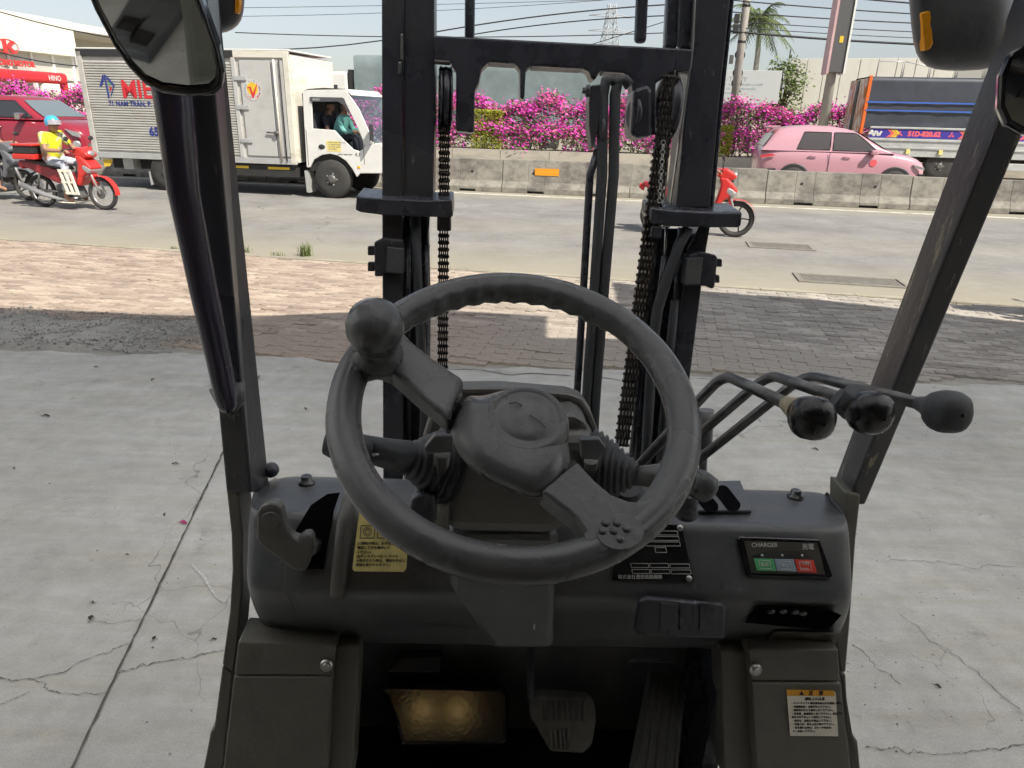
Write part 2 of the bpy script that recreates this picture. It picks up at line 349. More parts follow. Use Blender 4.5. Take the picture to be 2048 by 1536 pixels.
jp = [(ja.lerp(jb, -1.5 + i * .02).x + rnd.uniform(-.002, .002), ja.lerp(jb, -1.5 + i * .02).y) for i in range(33, 220)]
strip([(p[0], p[1]) for p in jp if p[1] < 4.7], .008, .026, 'expansion_joint', M['joint'], floor)
def crackpath(p, q, amp, n=26):
    a, b = gz(*p, .022), gz(*q, .022); d = (b - a); nn = Vector((-d.y, d.x, 0)).normalized(); off = 0; r = []
    for i in range(n + 1):
        off = off * .8 + rnd.uniform(-amp, amp); k = a.lerp(b, i / n) + nn * off * math.sin(math.pi * i / n); r.append((k.x, k.y))
    return r
for p, q, am, wd in [((0, 1356), (66, 1360), .006, .004), ((66, 1360), (175, 1320), .008, .0035), ((175, 1320), (258, 1289), .008, .003), ((66, 1360), (120, 1388), .006, .003), ((120, 1388), (212, 1388), .008, .003),
                     ((236, 1348), (320, 1325), .008, .005), ((320, 1325), (450, 1302), .01, .0035), ((0, 1410), (60, 1385), .006, .0025), ((1705, 1290), (1800, 1370), .01, .003), ((1800, 1230), (2040, 1420), .015, .0035),
                     ((1730, 1495), (1890, 1510), .012, .003), ((1890, 1510), (2048, 1490), .012, .003), ((1780, 1120), (2040, 1135), .02, .0025), ((180, 1245), (285, 1240), .008, .002), ((820, 735), (1140, 752), .03, .012), ((1160, 755), (1450, 760), .03, .008), ((190, 700), (345, 706), .03, .014), ((1850, 745), (2048, 770), .03, .012)]:
    strip(crackpath(p, q, am), wd * .7, .0262, 'crack', M['joint'], floor, .25)
# pale scuff on the floor
M['scuff'] = ruststain('pale_scuff', (.50, .49, .455), (.75, .74, .71), (70, 70, 1), .50, .60, .9)
strip([tuple(gz(x, y, .022)[:2]) for x, y in ((385, 1130), (392, 1140), (408, 1155), (420, 1175), (432, 1196), (450, 1206))], .010, .0264, 'scuff_mark', M['scuff'], floor, .2)

# interlocking pavers between the floor and the road
g = MB(); g.add([rd(-40, -7, .001), rd(40, -7, .001), rd(40, -.1, .001), rd(-40, -.1, .001)], [(0, 1, 2, 3)])
M['crumble'] = concrete('crumbled_concrete', (.36, .345, .31), 1.5, .6, .25, .8)
walk = tag(g.build('paved_pavement', M['crumble']), kind='structure')
g = MB()
for i in range(-14, 12): g.add([rd(i + .004, -.12, .0), rd(i + .996, -.12, 0), rd(i + .996, .03, 0), rd(i + .004, .03, 0), rd(i + .004, -.12, .03), rd(i + .996, -.12, .03), rd(i + .996, .02, .02), rd(i + .004, .02, .02)], [(4, 5, 6, 7), (0, 1, 5, 4), (1, 2, 6, 5), (2, 3, 7, 6), (3, 0, 4, 7)])
M['kerb'] = concrete('kerb_concrete', (.36, .33, .27), .4, .4, .2)
for i in range(-14, 12):
    k = MB(); k.add([rd(i + .004, -.12, .0), rd(i + .996, -.12, 0), rd(i + .996, .03, 0), rd(i + .004, .03, 0), rd(i + .004, -.12, .03), rd(i + .996, -.12, .03), rd(i + .996, .02, .022), rd(i + .004, .02, .022)], [(4, 5, 6, 7), (0, 1, 5, 4), (1, 2, 6, 5), (2, 3, 7, 6), (3, 0, 4, 7)])
    k.build('kerb_stone', M['kerb'], walk)
PL, PW = .21, .07
def zig(x): return .008 * (abs(((x / (PL / 2)) % 1) * 2 - 1) * 2 - 1)
xk = [-PL / 2 + .0012, -PL / 4 - .0, 0, PL / 4, PL / 2 - .0012]
def paver_outline(ph):
    top = [(x, PW / 2 - .0022 + zig(x + PL / 2)) for x in xk]; bot = [(x, -PW / 2 + .0022 + zig(x + PL / 2)) for x in xk]
    return bot + top[::-1]
po = paver_outline(0)
def paver_geo(b, M4):
    n = len(po); vsx = [M4 @ Vector((x, y, 0)) for x, y in po] + [M4 @ Vector((x, y, .02)) for x, y in po] + [M4 @ Vector((x * .97, y * .95, .0235)) for x, y in po]
    fs = [[2 * n + i for i in range(n)]]
    for i in range(n):
        j = (i + 1) % n; fs.append([i, j, n + j, n + i]); fs.append([n + i, n + j, 2 * n + j, 2 * n + i])
    b.add(vsx, fs)
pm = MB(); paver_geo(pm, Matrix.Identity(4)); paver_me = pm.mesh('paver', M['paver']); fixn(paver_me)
RM = Matrix(((RX.x, RN.x, 0, 0), (RX.y, RN.y, 0, 0), (0, 0, 1, 0), (0, 0, 0, 1)))
spots = []
for r_ in range(0, 72):
    for c_ in range(-55, 42):
        s_ = c_ * PL + (r_ % 2) * PL / 2; t_ = -.17 - r_ * PW; p = rd(s_, t_)
        if p.y < conc_edge(p.x) + .10 - .06 * math.sin(p.x * 3): continue
        if p.x < -2.55 + .25 * math.sin(p.y * 9) and p.y < 5.95 + .18 * math.sin(p.x * 4): continue      # broken-up patch
        if abs(p.x / p.y) > .86: continue
        tilt = Matrix.Rotation(rnd.uniform(-.02, .02), 4, 'X') @ Matrix.Rotation(rnd.uniform(-.012, .012), 4, 'Y')
        spots.append((p.length, Matrix.Translation(p + Vector((0, 0, rnd.uniform(-.004, .004) + (-.01 if rnd.random() < .02 else 0)))) @ RM @ tilt))
spots.sort(key=lambda q: q[0])
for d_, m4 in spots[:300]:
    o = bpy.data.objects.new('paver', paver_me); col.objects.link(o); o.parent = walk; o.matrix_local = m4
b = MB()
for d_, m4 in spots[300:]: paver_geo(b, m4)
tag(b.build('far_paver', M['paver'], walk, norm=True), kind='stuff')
# broken-up patch, grit and leaf bits
M['grit'] = mat('grey_grit', (.22, .215, .20), .95, rand=.5)
def stone(b, p, r, seed):
    q = random.Random(seed); b.add([(p.x + r * q.uniform(.7, 1.2) * dx, p.y + r * q.uniform(.7, 1.2) * dy, p.z + r * q.uniform(.5, .9) * dz) for dx, dy, dz in ((1, 0, 0), (0, 1, 0), (-1, 0, 0), (0, -1, 0), (0, 0, 1), (0, 0, -.4))],
                                    [(0, 1, 4), (1, 2, 4), (2, 3, 4), (3, 0, 4), (1, 0, 5), (2, 1, 5), (3, 2, 5), (0, 3, 5)])
b = MB(); rows = []
for i in range(70):
    x = -8 + i * .083; row = []
    for k in range(16):
        y = conc_edge(x) - .03 + k * .075; e = min(k, 15 - k, 4) / 4 * min(1, (69 - i) / 12)
        row.append((x, y, .006 + e * (.018 + rnd.uniform(0, .016))))
    rows.append(row)
b.grid(rows, False)
tag(b.build('broken_ground', M['crumble']), kind='structure')
b = MB()
for i in range(4200):
    x = -2.5 - abs(rnd.gauss(0, 1.7)); y = conc_edge(x) + rnd.betavariate(2, 2) * 1.15
    stone(b, Vector((x, y, .03)), rnd.uniform(.004, .011) * (2 if rnd.random() < .05 else 1), i)
for i in range(500):
    y = rnd.uniform(1.5, 6); x = rnd.uniform(-.75, .75) * y; stone(b, Vector((x, y, .026)), rnd.uniform(.0015, .005), i)
tag(b.build('loose_grit', M['grit']), 'loose grey grit and crumbs over the broken ground at left', 'grit', kind='stuff')
M['dryleaf'] = mat('dry_leaf', (.07, .05, .032), .8, var=.3, vscale=40); M['petal'] = mat('fallen_petal', (.45, .03, .16), .6)
def leafmesh(L, W, m, nm):
    b = MB(); b.grid([[(L * t, -W * math.sin(math.pi * min(t + .03, 1)), .004 + .006 * math.sin(5 * t)), (L * t, 0, .001 + .004 * math.sin(5 * t)), (L * t, W * math.sin(math.pi * min(t + .03, 1)), .006 + .005 * math.sin(4 * t))] for t in (0, .2, .4, .6, .8, 1)])
    b.tube([(0, 0, .002), (-.35 * L, .002, .006)], .0012, 5); return b.mesh(nm, m)
lm = leafmesh(.036, .009, M['dryleaf'], 'dry_leaf'); lp = leafmesh(.032, .011, M['petal'], 'fallen_petal')
for x, y, s_ in [(30, 938, 1.4), (180, 1243, 1.6), (188, 1206, 1), (306, 1282, 1.1), (422, 1281, .9), (330, 1027, 1), (85, 833, 1.8), (308, 758, 1.5), (1700, 955, 1.6), (1868, 1370, 1), (195, 735, 1.6), (612, 820, 1.9), (1625, 898, 1.5), (355, 928, 1.5), (250, 1110, .7)]:
    o = bpy.data.objects.new('dry_leaf', lm); col.objects.link(o); o.location = gz(x, y, .026); o.rotation_euler = (0, 0, rnd.uniform(0, 6)); o.scale = (s_ * .62,) * 3
    tag(o, 'small dark dry leaf lying on the grey concrete floor', 'leaf', 'dry leaves scattered on the floor')
o = bpy.data.objects.new('fallen_petal', lp); col.objects.link(o); o.location = gz(360, 1046, .026); tag(o, 'single magenta petal on the floor left of the dashboard', 'petal')

# added unseen canopy: its outline shapes the shade, its milky sheet brightens it
M['fillsheet'] = bpy.data.materials.new('milky_fill_sheet'); _m = M['fillsheet']; _m.use_nodes = True; _n = _m.node_tree.nodes; _l = _m.node_tree.links
_p = _n['Principled BSDF']; _p.inputs['Base Color'].default_value = (.75, .77, .76, 1); _p.inputs['Roughness'].default_value = .6
_t = _n.new('ShaderNodeBsdfTranslucent'); _t.inputs[0].default_value = (.92, .93, .945, 1); _x = _n.new('ShaderNodeMixShader'); _x.inputs[0].default_value = ROOF_T = .9
_l.new(_p.outputs[0], _x.inputs[1]); _l.new(_t.outputs[0], _x.inputs[2]); _l.new(_x.outputs[0], _n['Material Output'].inputs[0])
HR = 4.3; sh = SUN_H * (HR / math.tan(SUN_EL))
shade = [(-24, 8.2), (-12, 7.0), (-4.7, 6.3), (-2.6, 6.16), (-.81, 6.62), (.3, 6.46), (.27, 5.78), (.95, 5.80), (1.1, 7.95), (2.15, 7.62), (3.22, 7.40), (4.12, 7.0), (5.3, 6.5), (8, 6.0), (20, 4.5)]
outline = [Vector((x, y, 0)) + sh for x, y in shade]
outline += [Vector((outline[-1].x, -.9, 0)), Vector((outline[0].x, -.9, 0))]
b = MB(); b.prism([Vector((p.x, p.y, HR)) for p in outline], (0, 0, .012)); canopy = b.build('added_canopy', M['fillsheet'])
tag(canopy, 'added milky canopy out of view that shapes and fills the shade', 'canopy', kind='structure')
M['slab'] = concrete('added_roof_slab', (.20, .195, .18), .3, .3)
b = MB(); b.box((-16, -7.2, HR - .1), (20, -.9, HR + .15)); tag(b.build('added_shop_roof', M['slab']), kind='structure')  # opaque slab out of view, added to cut light from behind the seat
M['galv'] = mat('galvanised_post', (.35, .36, .36), .5, metal=.4)
for x, y in ((-9.5, 4.4), (10.5, 3.6), (-9.5, -6.5), (10.5, -6.5)):
    b = MB(); b.box((x - .07, y - .07, 0), (x + .07, y + .07, HR)); b.build('canopy_post', M['galv'], canopy)
for y in (.4, 2.2):
    b = MB(); b.box((-16, y - .04, HR - .16), (22, y + .04, HR - .004)); b.build('purlin', M['galv'], canopy)
M['shopwall'] = mat('added_shop_wall', (.16, .15, .13), .8, var=.15, vscale=1.5)
b = MB(); b.box((-16, -7.2, 0), (20, -7.0, HR - .2)); tag(b.build('added_shop_wall', M['shopwall']), kind='structure')  # dark wall behind the camera, added to block sky light from the back
# grass at the kerb, drain covers in the road
M['grass'] = mat('grass_blade', (.13, .17, .05), .7, rand=.35)
def tuft(px, py, n, h, label):
    c = gz(px, py); b = MB()
    for i in range(n):
        a = rnd.uniform(0, 6.28); le = rnd.uniform(.05, 1); p0 = c + Vector((rnd.gauss(0, .04), rnd.gauss(0, .03), 0)); d = Vector((math.cos(a), math.sin(a), 0)); hh = h * rnd.uniform(.5, 1.1)
        sd = Vector((-d.y, d.x, 0)) * .004
        p1 = p0 + d * le * hh * .25 + Vector((0, 0, hh * .6)); p2 = p0 + d * le * hh * .8 + Vector((0, 0, hh * (1 - .4 * le)))
        b.add([p0 - sd, p0 + sd, p1 + sd * .8, p1 - sd * .8, p2], [(0, 1, 2, 3), (3, 2, 4)])
    o = b.build('grass_tuft', M['grass'], norm=False); tag(o, label, 'grass', 'grass along the kerb')
tuft(612, 512, 110, .21, 'largest green grass tuft on the kerb beside the mast'); tuft(492, 505, 30, .13, 'thin grass tuft on the kerb right of the left pillar'); tuft(555, 514, 30, .09, 'low dry grass tuft between the two taller tufts'); tuft(350, 500, 26, .07, 'low dry grass tuft left of the left pillar')
M['drain'] = mat('drain_iron', (.24, .225, .195), .8, var=.2, vscale=9)
for px, py, L, Wd, lab in ((1560, 493, .95, .52, 'slotted drain cover in the road right of the mast'), (1700, 562, 1.25, .5, 'long drain cover in the road near the kerb')):
    c = gz(px, py); e = empty('drain_cover', (c.x, c.y, .0), RA, lab, 'drain cover')
    b = MB(); b.box((-L / 2, -Wd / 2, .001), (L / 2, Wd / 2, .004)); b.build('backing', M['joint'], e)
    b = MB()
    for x0, x1, y0, y1 in ((-L / 2, L / 2, -Wd / 2, -Wd / 2 + .05), (-L / 2, L / 2, Wd / 2 - .05, Wd / 2), (-L / 2, -L / 2 + .05, -Wd / 2 + .05, Wd / 2 - .05), (L / 2 - .05, L / 2, -Wd / 2 + .05, Wd / 2 - .05)): b.box((x0, y0, .004), (x1, y1, .016))
    b.build('frame', M['drain'], e)
    k = int((L - .1) / .035)
    for i in range(k):
        b = MB(); x = -L / 2 + .056 + i * .035; b.box((x, -Wd / 2 + .052, .004), (x + .021, Wd / 2 - .052, .014)); b.build('bar', M['drain'], e)

# ------------------------------------------------------------------ the forklift (its own frame, a little yawed and leaning)
FM = Matrix.Rotation(rad(3), 4, 'Z') @ Matrix.Rotation(rad(2.0), 4, 'Y'); FI = FM.inverted()
fork = empty('forklift', (0, 0, .024), 0, 'dark grey forklift cab seen from the seat, with mast, levers and steering wheel', 'forklift')
fork.matrix_world = Matrix.Translation((0, 0, .024)) @ FM
FC = FI @ (CAM - Vector((0, 0, .024)))
def fray(px, py): return (FI.to_3x3() @ ray(px, py))
def fl(px, py, y):                      # point of the forklift seen at a pixel, at depth y
    d = fray(px, py); return FC + d * ((y - FC.y) / d.y)
def plane2(pa, ya, pb, yb, x=1110):     # plane across the forklift through two depths
    A, B = fl(x, pa, ya), fl(x, pb, yb); n = (B - A).cross(Vector((1, 0, 0))).normalized()
    if n.dot(FC - A) < 0: n = -n
    return A, n
def hit(px, py, pl, off=0.0):
    A, n = pl; A = A + n * off; d = fray(px, py); return FC + d * ((A - FC).dot(n) / d.dot(n))
def hits(pts, pl, off=0.0): return [hit(x, y, pl, off) for x, y in pts]
def sheet(name, pts, pl, m, parent, th=.003, off=0.0, bevel=0.0):
    b = MB(); b.prism(hits(pts, pl, off), pl[1] * th); return b.build(name, m, parent, bevel)
def textp(body, px, py, hpx, pl, m, parent, off=.004, dx=20, dy=0, **k):
    o0 = hit(px, py, pl, off); u = (hit(px + dx, py + dy, pl, off) - o0).normalized(); n = pl[1]; v = n.cross(u).normalized()
    h = (hit(px, py - hpx, pl, off) - o0).length
    m4 = Matrix((u, v, n)).transposed().to_4x4(); m4.translation = o0
    return text_mesh(body, h, m, parent, m4, **k)

# -- dashboard cowl
zt = lambda py, y, x=1110: fl(x, py, y).z
PF = plane2(1075, .945, 1180, .905); PT = plane2(962, 1.10, 1030, .98); PU = plane2(1212, .91, 1296, .99)
def _on(py): q = hit(1110, py, PT); return (q.y, q.z)
rows_def = [(1.12, zt(962, 1.10) - .06, 560, 1660, 962), (1.105, zt(962, 1.10) - .01, 560, 1660, 962), (*_on(964), 556, 1662, 964), (*_on(985), 520, 1690, 985), (*_on(1010), 500, 1706, 1010), (*_on(1024), 492, 1714, 1024), (*_on(1031), 489, 1717, 1031), (.962, zt(1040, .962), 485, 1721, 1040), (.953, zt(1054, .953), 482, 1724, 1054),
            (.945, zt(1075, .945), 480, 1727, 1075), (.905, zt(1180, .905), 475, 1731, 1180), (.903, zt(1196, .903), 476, 1730, 1196), (.912, zt(1216, .912), 479, 1727, 1216), (.95, zt(1258, .95), 495, 1713, 1258), (.985, zt(1290, .985), 518, 1693, 1290), (.995, zt(1298, .995), 524, 1688, 1298), (1.12, zt(1298, .995) - .01, 545, 1660, 1298)]
rows = []
for y, z, xl, xr, py in rows_def:
    a = fl(xl, py, y).x; c = fl(xr, py, y).x; row = []
    for t, dy in ((0, .10), (.0, .05), (.008, .018), (.024, .004), (.07, 0), (.3, 0), (.5, 0), (.7, 0), (.93, 0), (.976, .004), (.992, .018), (1., .05), (1, .10)):
        row.append((a + (c - a) * t, y + dy * (1 if y < 1.09 else .2), z - (dy * .35 if y > 1.0 and y < 1.11 else 0)))
    rows.append(row)
b = MB(); b.grid(rows); b.build('dashboard_cowl', M['plastic'], fork, sub=2)
for px, py in ((613, 962), (1590, 990)):
    b = MB(); p = hit(px, py + 4, PT); b.lathe([(.014, 0), (.014, .003), (.009, .004), (.009, .013), (.007, .014)], p, PT[1], 12); b.build('cowl_bolt', M['rod'], fork)
# slotted plate and its slots
sheet('slot_plate', [(1372, 968), (1480, 966), (1503, 1027), (1380, 1027)], PT, M['plastic'], fork, .006, .002, .002)
def capsule(p, q, r, pl, n=8):
    d = Vector((q[0] - p[0], q[1] - p[1])).normalized(); a0 = math.atan2(d.y, d.x); r_ = []
    for k in range(n + 1): t = a0 + math.pi / 2 + math.pi * k / n; r_.append((p[0] + r * math.cos(t), p[1] + r * .8 * math.sin(t)))
    for k in range(n + 1): t = a0 - math.pi / 2 + math.pi * k / n; r_.append((q[0] + r * math.cos(t), q[1] + r * .8 * math.sin(t)))
    return r_
for p, q in (((1444, 983), (1466, 1011)), ((1400, 988), (1422, 1014))): sheet('slot_shade', capsule(p, q, 15, PT), PT, M['recess_shade'], fork, .0008, .0083)  # flat dark sheets stand in for the shade inside the slots
# charger panel
ch = sheet('charger_panel', [(1478, 1072), (1637, 1078), (1664, 1152), (1658, 1157), (1497, 1153), (1490, 1146), (1472, 1078)], PF, M['gloss'], fork, .004, .001, .002)
sheet('panel_face', [(1487, 1081), (1634, 1086), (1650, 1149), (1503, 1146)], PF, mat('panel_grey', (.06, .055, .045), .4), ch, .001, .0052)
sheet('panel_arch', [(1503, 1112), (1530, 1103), (1590, 1101), (1612, 1107), (1626, 1117), (1505, 1116)], PF, M['ink'], ch, .0008, .0063)
for nm, m, q in (('green_key', 'green', [(1507, 1117), (1546, 1117.5), (1552, 1142), (1513, 1141)]), ('blue_key', 'bluegrey', [(1548, 1118), (1586, 1118.5), (1593, 1143.5), (1554, 1142)]), ('red_key', 'red', [(1588, 1119), (1626, 1120), (1633, 1145.5), (1595, 1144)])):
    k = sheet(nm, q, PF, M[m], ch, .002, .0062, .0006)
    cx = sum(x for x, y in q) / 4; cy = sum(y for x, y in q) / 4
    for a, bb in (((-12, -8), (10, -8)), ((10, -8), (13, 8)), ((13, 8), (-9, 8)), ((-9, 8), (-12, -8))):
        g = MB(); g.tube([hit(cx + a[0], cy + a[1], PF, .0084), hit(cx + bb[0], cy + bb[1], PF, .0084)], .0004, 5); g.build('key_outline', M['whiteink'], ch)
textp('予約', 1602, 1130, 6, PF, M['whiteink'], ch, .0084); textp('CHARGE', 1600, 1139, 3.2, PF, M['whiteink'], ch, .0084); textp('停止', 1562, 1133, 6, PF, M['whiteink'], ch, .0084); textp('電源', 1521, 1132, 6, PF, M['whiteink'], ch, .0084)
textp('CHARGER', 1503, 1094, 8.5, PF, M['whiteink'], ch, .0064)
textp('充電', 1604, 1098, 9, PF, M['whiteink'], ch, .0064)
for px in (1524, 1564, 1604): g = MB(); g.ball(hit(px, 1111, PF, .0068), .0022, 8, 6); g.build('indicator_lamp', M['steel'], ch)
# data plate
dp = sheet('data_plate', [(1240, 1050), (1362, 1049), (1388, 1164), (1225, 1160)], PF, M['gloss'], fork, .002, .001, .0008)
def rect(px0, py0, px1, py1, pl, par, m='whiteink', off=.0034, r=.00045):
    sk = 22 / 105.
    c = [(px0 + (py0 - 1050) * sk, py0), (px1 + (py0 - 1050) * sk, py0), (px1 + (py1 - 1050) * sk, py1), (px0 + (py1 - 1050) * sk, py1)]
    g = MB()
    for i in range(4): g.tube([hit(*c[i], pl, off), hit(*c[(i + 1) % 4], pl, off)], r, 5)
    return g.build('ruled_box', M[m], par)
for r_ in ((1262, 1062, 1352, 1070), (1262, 1073, 1352, 1081), (1262, 1084, 1352, 1092), (1300, 1095, 1322, 1105), (1245, 1127, 1280, 1135), (1283, 1127, 1320, 1135), (1323, 1128, 1362, 1136), (1245, 1139, 1280, 1147), (1283, 1139, 1320, 1147), (1323, 1140, 1362, 1148)): rect(*r_, PF, dp)
textp('株式会社豊田自動織機', 1236, 1157, 6.5, PF, M['whiteink'], dp, .0034); 
for px, py in ((1360, 1056), (1378, 1157)): g = MB(); g.lathe([(.005, 0), (.005, .001), (.002, .002)], hit(px, py, PF, .003), PF[1], 10); g.build('rivet', M['steel'], dp)
# yellow instruction plate
PY = plane2(1020, .93, 1145, .895)
yp = sheet('instruction_plate', [(719, 1022), (820, 1030), (813, 1136), (808, 1143), (709, 1142), (705, 1137)], PY, M['yellowplate'], fork, .002, 0)
for x0 in (722, 756):
    c = [(x0, 1051), (x0 + 28, 1052), (x0 + 26, 1076), (x0 - 2, 1076)]; g = MB()
    for i in range(4): g.tube([hit(*c[i], PY, .0025), hit(*c[(i + 1) % 4], PY, .0025)], .0005, 5)
    g.torus(hit(x0 + 13, 1064, PY, .0025), PY[1], .006, .0004, 20, 5); g.torus(hit(x0 + 13, 1064, PY, .0025), PY[1], .0035, .0004, 16, 5); g.build('pictogram', M['ink'], yp)
for i, s_ in enumerate(('(1)運転の際は、必ず安全を', '確認してから操作して', 'ください。', '(2)ディスプレイに ツ マーク', '→表示された時は、運転を中止し', '点検を受けてください。')):
    textp(s_, 715 - i * .8, 1089 + i * 8.6, 4.6, PY, M['ink'], yp, .0022)
# parking brake handle, ridge, recess
sheet('handle_recess_shade', [(592, 1060), (622, 1010), (655, 988), (680, 985), (668, 1020), (655, 1090), (648, 1138), (595, 1138)], plane2(1000, .98, 1138, .918), M['recess_shade'], fork, .001, .004)  # the recess is a flat sheet, its shade painted black
PH = plane2(995, .86, 1128, .85)
hb = sheet('parking_brake_handle', [(523, 1012), (532, 999), (545, 994), (560, 995), (570, 1004), (576, 1032), (590, 1060), (604, 1066), (612, 1056), (626, 1055), (633, 1066), (630, 1095), (621, 1124), (610, 1128), (592, 1124), (560, 1100), (530, 1078), (521, 1064)], PH, M['lplastic'], fork, .022, -.006, .008)
g = MB(); g.lathe([(.0125, 0), (.0125, .002), (.011, .003)], hit(542, 1040, PH, .0155), PH[1], 18); g.build('button', M['lplastic'], hb)
g = MB(); g.tube([fl(612, 1100, .88), fl(645, 1085, .98)], .012, 10); g.build('handle_shaft', M['rod'], hb)
g = MB(); g.tube([fl(x, y, d) for x, y, d in ((712, 978, .985), (700, 1000, .95), (690, 1045, .925), (683, 1110, .908), (678, 1160, .90), (676, 1190, .90))], .0125, 10); g.build('cover_ridge', M['lplastic'], fork)
g = MB(); g.tube([fl(552, 1128, .89), fl(572, 1120, .905), fl(571, 1180, .90), fl(590, 1228, .91)], .0012, 6); g.build('seam_edge', M['lplastic'], fork)
# switch panel, pocket, sticker
sp = sheet('switch_panel', [(1275, 1196), (1290, 1190), (1440, 1203), (1446, 1210), (1444, 1270), (1272, 1262), (1266, 1250)], plane2(1195, .885, 1270, .875), M['black'], fork, .012, -.006, .003)
PS = plane2(1195, .885, 1270, .875)
for x in (1320, 1358, 1398): sheet('switch_blank', [(x, 1204), (x + 34, 1207), (x + 34, 1262), (x, 1259)], PS, M['black'], sp, .002, .0062, .001)
sheet('pocket_shade', [(1507, 1222), (1520, 1214), (1660, 1220), (1682, 1230), (1655, 1260), (1490, 1244)], PU, M['recess_shade'], fork, .001, .004)  # dark sheet painted as the shade under the pocket's lip
for px, py in ((1542, 1222), (1566, 1222), (1590, 1223), (1606, 1226)): g = MB(); g.lathe([(.006, 0), (.006, .002), (.003, .004)], hit(px, py, PU, .005), PU[1], 10); g.build('pocket_screw', M['rod'], fork)
sheet('dark_sticker', [(1550, 1262), (1688, 1266), (1655, 1304), (1515, 1297)], PU, worn('dark_sticker_mat', (.05, .04, .035), (.2, .18, .15), .5, .6, (40, 200, 40)), fork, .001, .004)

# -- steering column, binnacle, gaiters, stalks
PC = plane2(880, .80, 1070, .80)
b = MB(); b.prism(hits([(870, 872), (1200, 872), (1203, 940), (1188, 1000), (1140, 1050), (1112, 1075), (895, 1070), (876, 1000)], PC), (0, .16, -.02)); b.build('column_cover', M['lplastic'], fork, .02, seg=3)
b = MB(); b.prism(hits([(888, 1066), (1118, 1070), (1112, 1145), (1108, 1300), (985, 1300), (900, 1180)], plane2(1066, .83, 1300, .90)), (0, .12, 0)); b.build('column_lower', M['plastic'], fork, .012)
PB = plane2(775, .88, 900, .88)
b = MB(); b.prism(hits([(845, 880), (862, 828), (884, 790), (905, 778), (1000, 777), (1135, 788), (1165, 798), (1185, 830), (1203, 880), (1203, 920), (845, 920)], PB), (0, .035, .0)); bn = b.build('instrument_binnacle', M['lplastic'], fork, .006)
sheet('display_bezel', [(1085, 798), (1132, 802), (1140, 812), (1140, 834), (1085, 834)], PB, M['ink'], bn, .002, .0005)
sheet('display', [(1085, 802), (1130, 806), (1136, 814), (1136, 831), (1085, 831)], PB, M['lcd'], bn, .001, .003)
g = MB(); g.prism(hits([(1100, 832), (1150, 832), (1172, 845), (1182, 872), (1182, 905), (1100, 905)], plane2(832, .83, 905, .83)), (0, .06, 0)); g.build('column_shoulder', M['lplastic'], fork, .008)
def gaiter(name, p, q, r0, r1, n, m='rubber'):
    p, q = Vector(p), Vector(q); L = (q - p).length; prof = []
    for i in range(n * 4 + 1):
        t = i / (n * 4); rr = r0 + (r1 - r0) * t ** 1.2; prof.append((rr * (1 + .10 * math.cos(2 * math.pi * n * t)), L * t))
    g = MB(); g.lathe(prof, p, q - p, 22); return g.build(name, M[m], fork)
gaiter('lever_gaiter', fl(898, 932, .80), fl(812, 918, .78), .047, .018, 7)
gaiter('lever_gaiter', fl(1186, 938, .82), fl(1274, 948, .80), .049, .014, 8)
gaiter('lever_boot', fl(1262, 1035, .88), fl(1258, 975, .86), .034, .016, 6); gaiter('lever_boot', fl(1372, 1028, .93), fl(1378, 985, .92), .016, .012, 5)
g = MB(); g.tube([fl(815, 915, .78), fl(765, 905, .77), fl(722, 895, .76)], .017, 12, rs=[.021, .018, .016]); st = g.build('direction_lever', M['rubber'], fork)
g = MB(); g.tube([fl(742, 898, .76), fl(703, 893, .755), fl(665, 889, .75), fl(648, 886, .75)], .02, 12, rs=[.015, .018, .016, .0125]); g.build('lever_knob', M['rubber'], st, .002)
textp('OFF', 744, 912, 5, plane2(880, .742, 920, .742), M['whiteink'], st, 0)
g = MB(); g.tube([fl(1268, 952, .80), fl(1320, 952, .79), fl(1375, 960, .78), fl(1392, 965, .78)], .02, 12, rs=[.012, .016, .018, .018]); st = g.build('tilt_stalk', M['plastic'], fork)
g = MB(); g.lathe([(.017, -.012), (.0195, 0), (.018, .016), (.010, .022)], fl(1398, 968, .78), (.75, -.3, -.35), 14); g.build('stalk_cap', M['plastic'], st)
for nm, q, d in (('lever_tag', [(848, 897), (868, 873), (906, 871), (906, 906), (852, 908)], .745), ('lever_tag', [(1160, 880), (1199, 879), (1214, 899), (1196, 921), (1163, 919)], .76)):
    b = MB(); b.prism(hits(q, plane2(870, d, 920, d + .005)), (0, .012, 0)); b.build(nm, M['plastic'], fork, .002)
g = MB(); g.tube([fl(884, 908, .76), fl(884, 1000, .785), fl(884, 1066, .80)], .01, 10); g.build('column_rib', M['lplastic'], fork)
g = MB(); g.tube([fl(1182, 920, .78), fl(1182, 1000, .80)], .009, 10); g.build('column_rib', M['lplastic'], fork)
b = MB(); b.prism(hits([(823, 1000), (845, 990), (872, 998), (873, 1040), (868, 1054), (850, 1052), (818, 1028)], plane2(1000, .75, 1050, .75)), (0, .02, 0)); b.build('key_tag', M['black'], fork, .003)

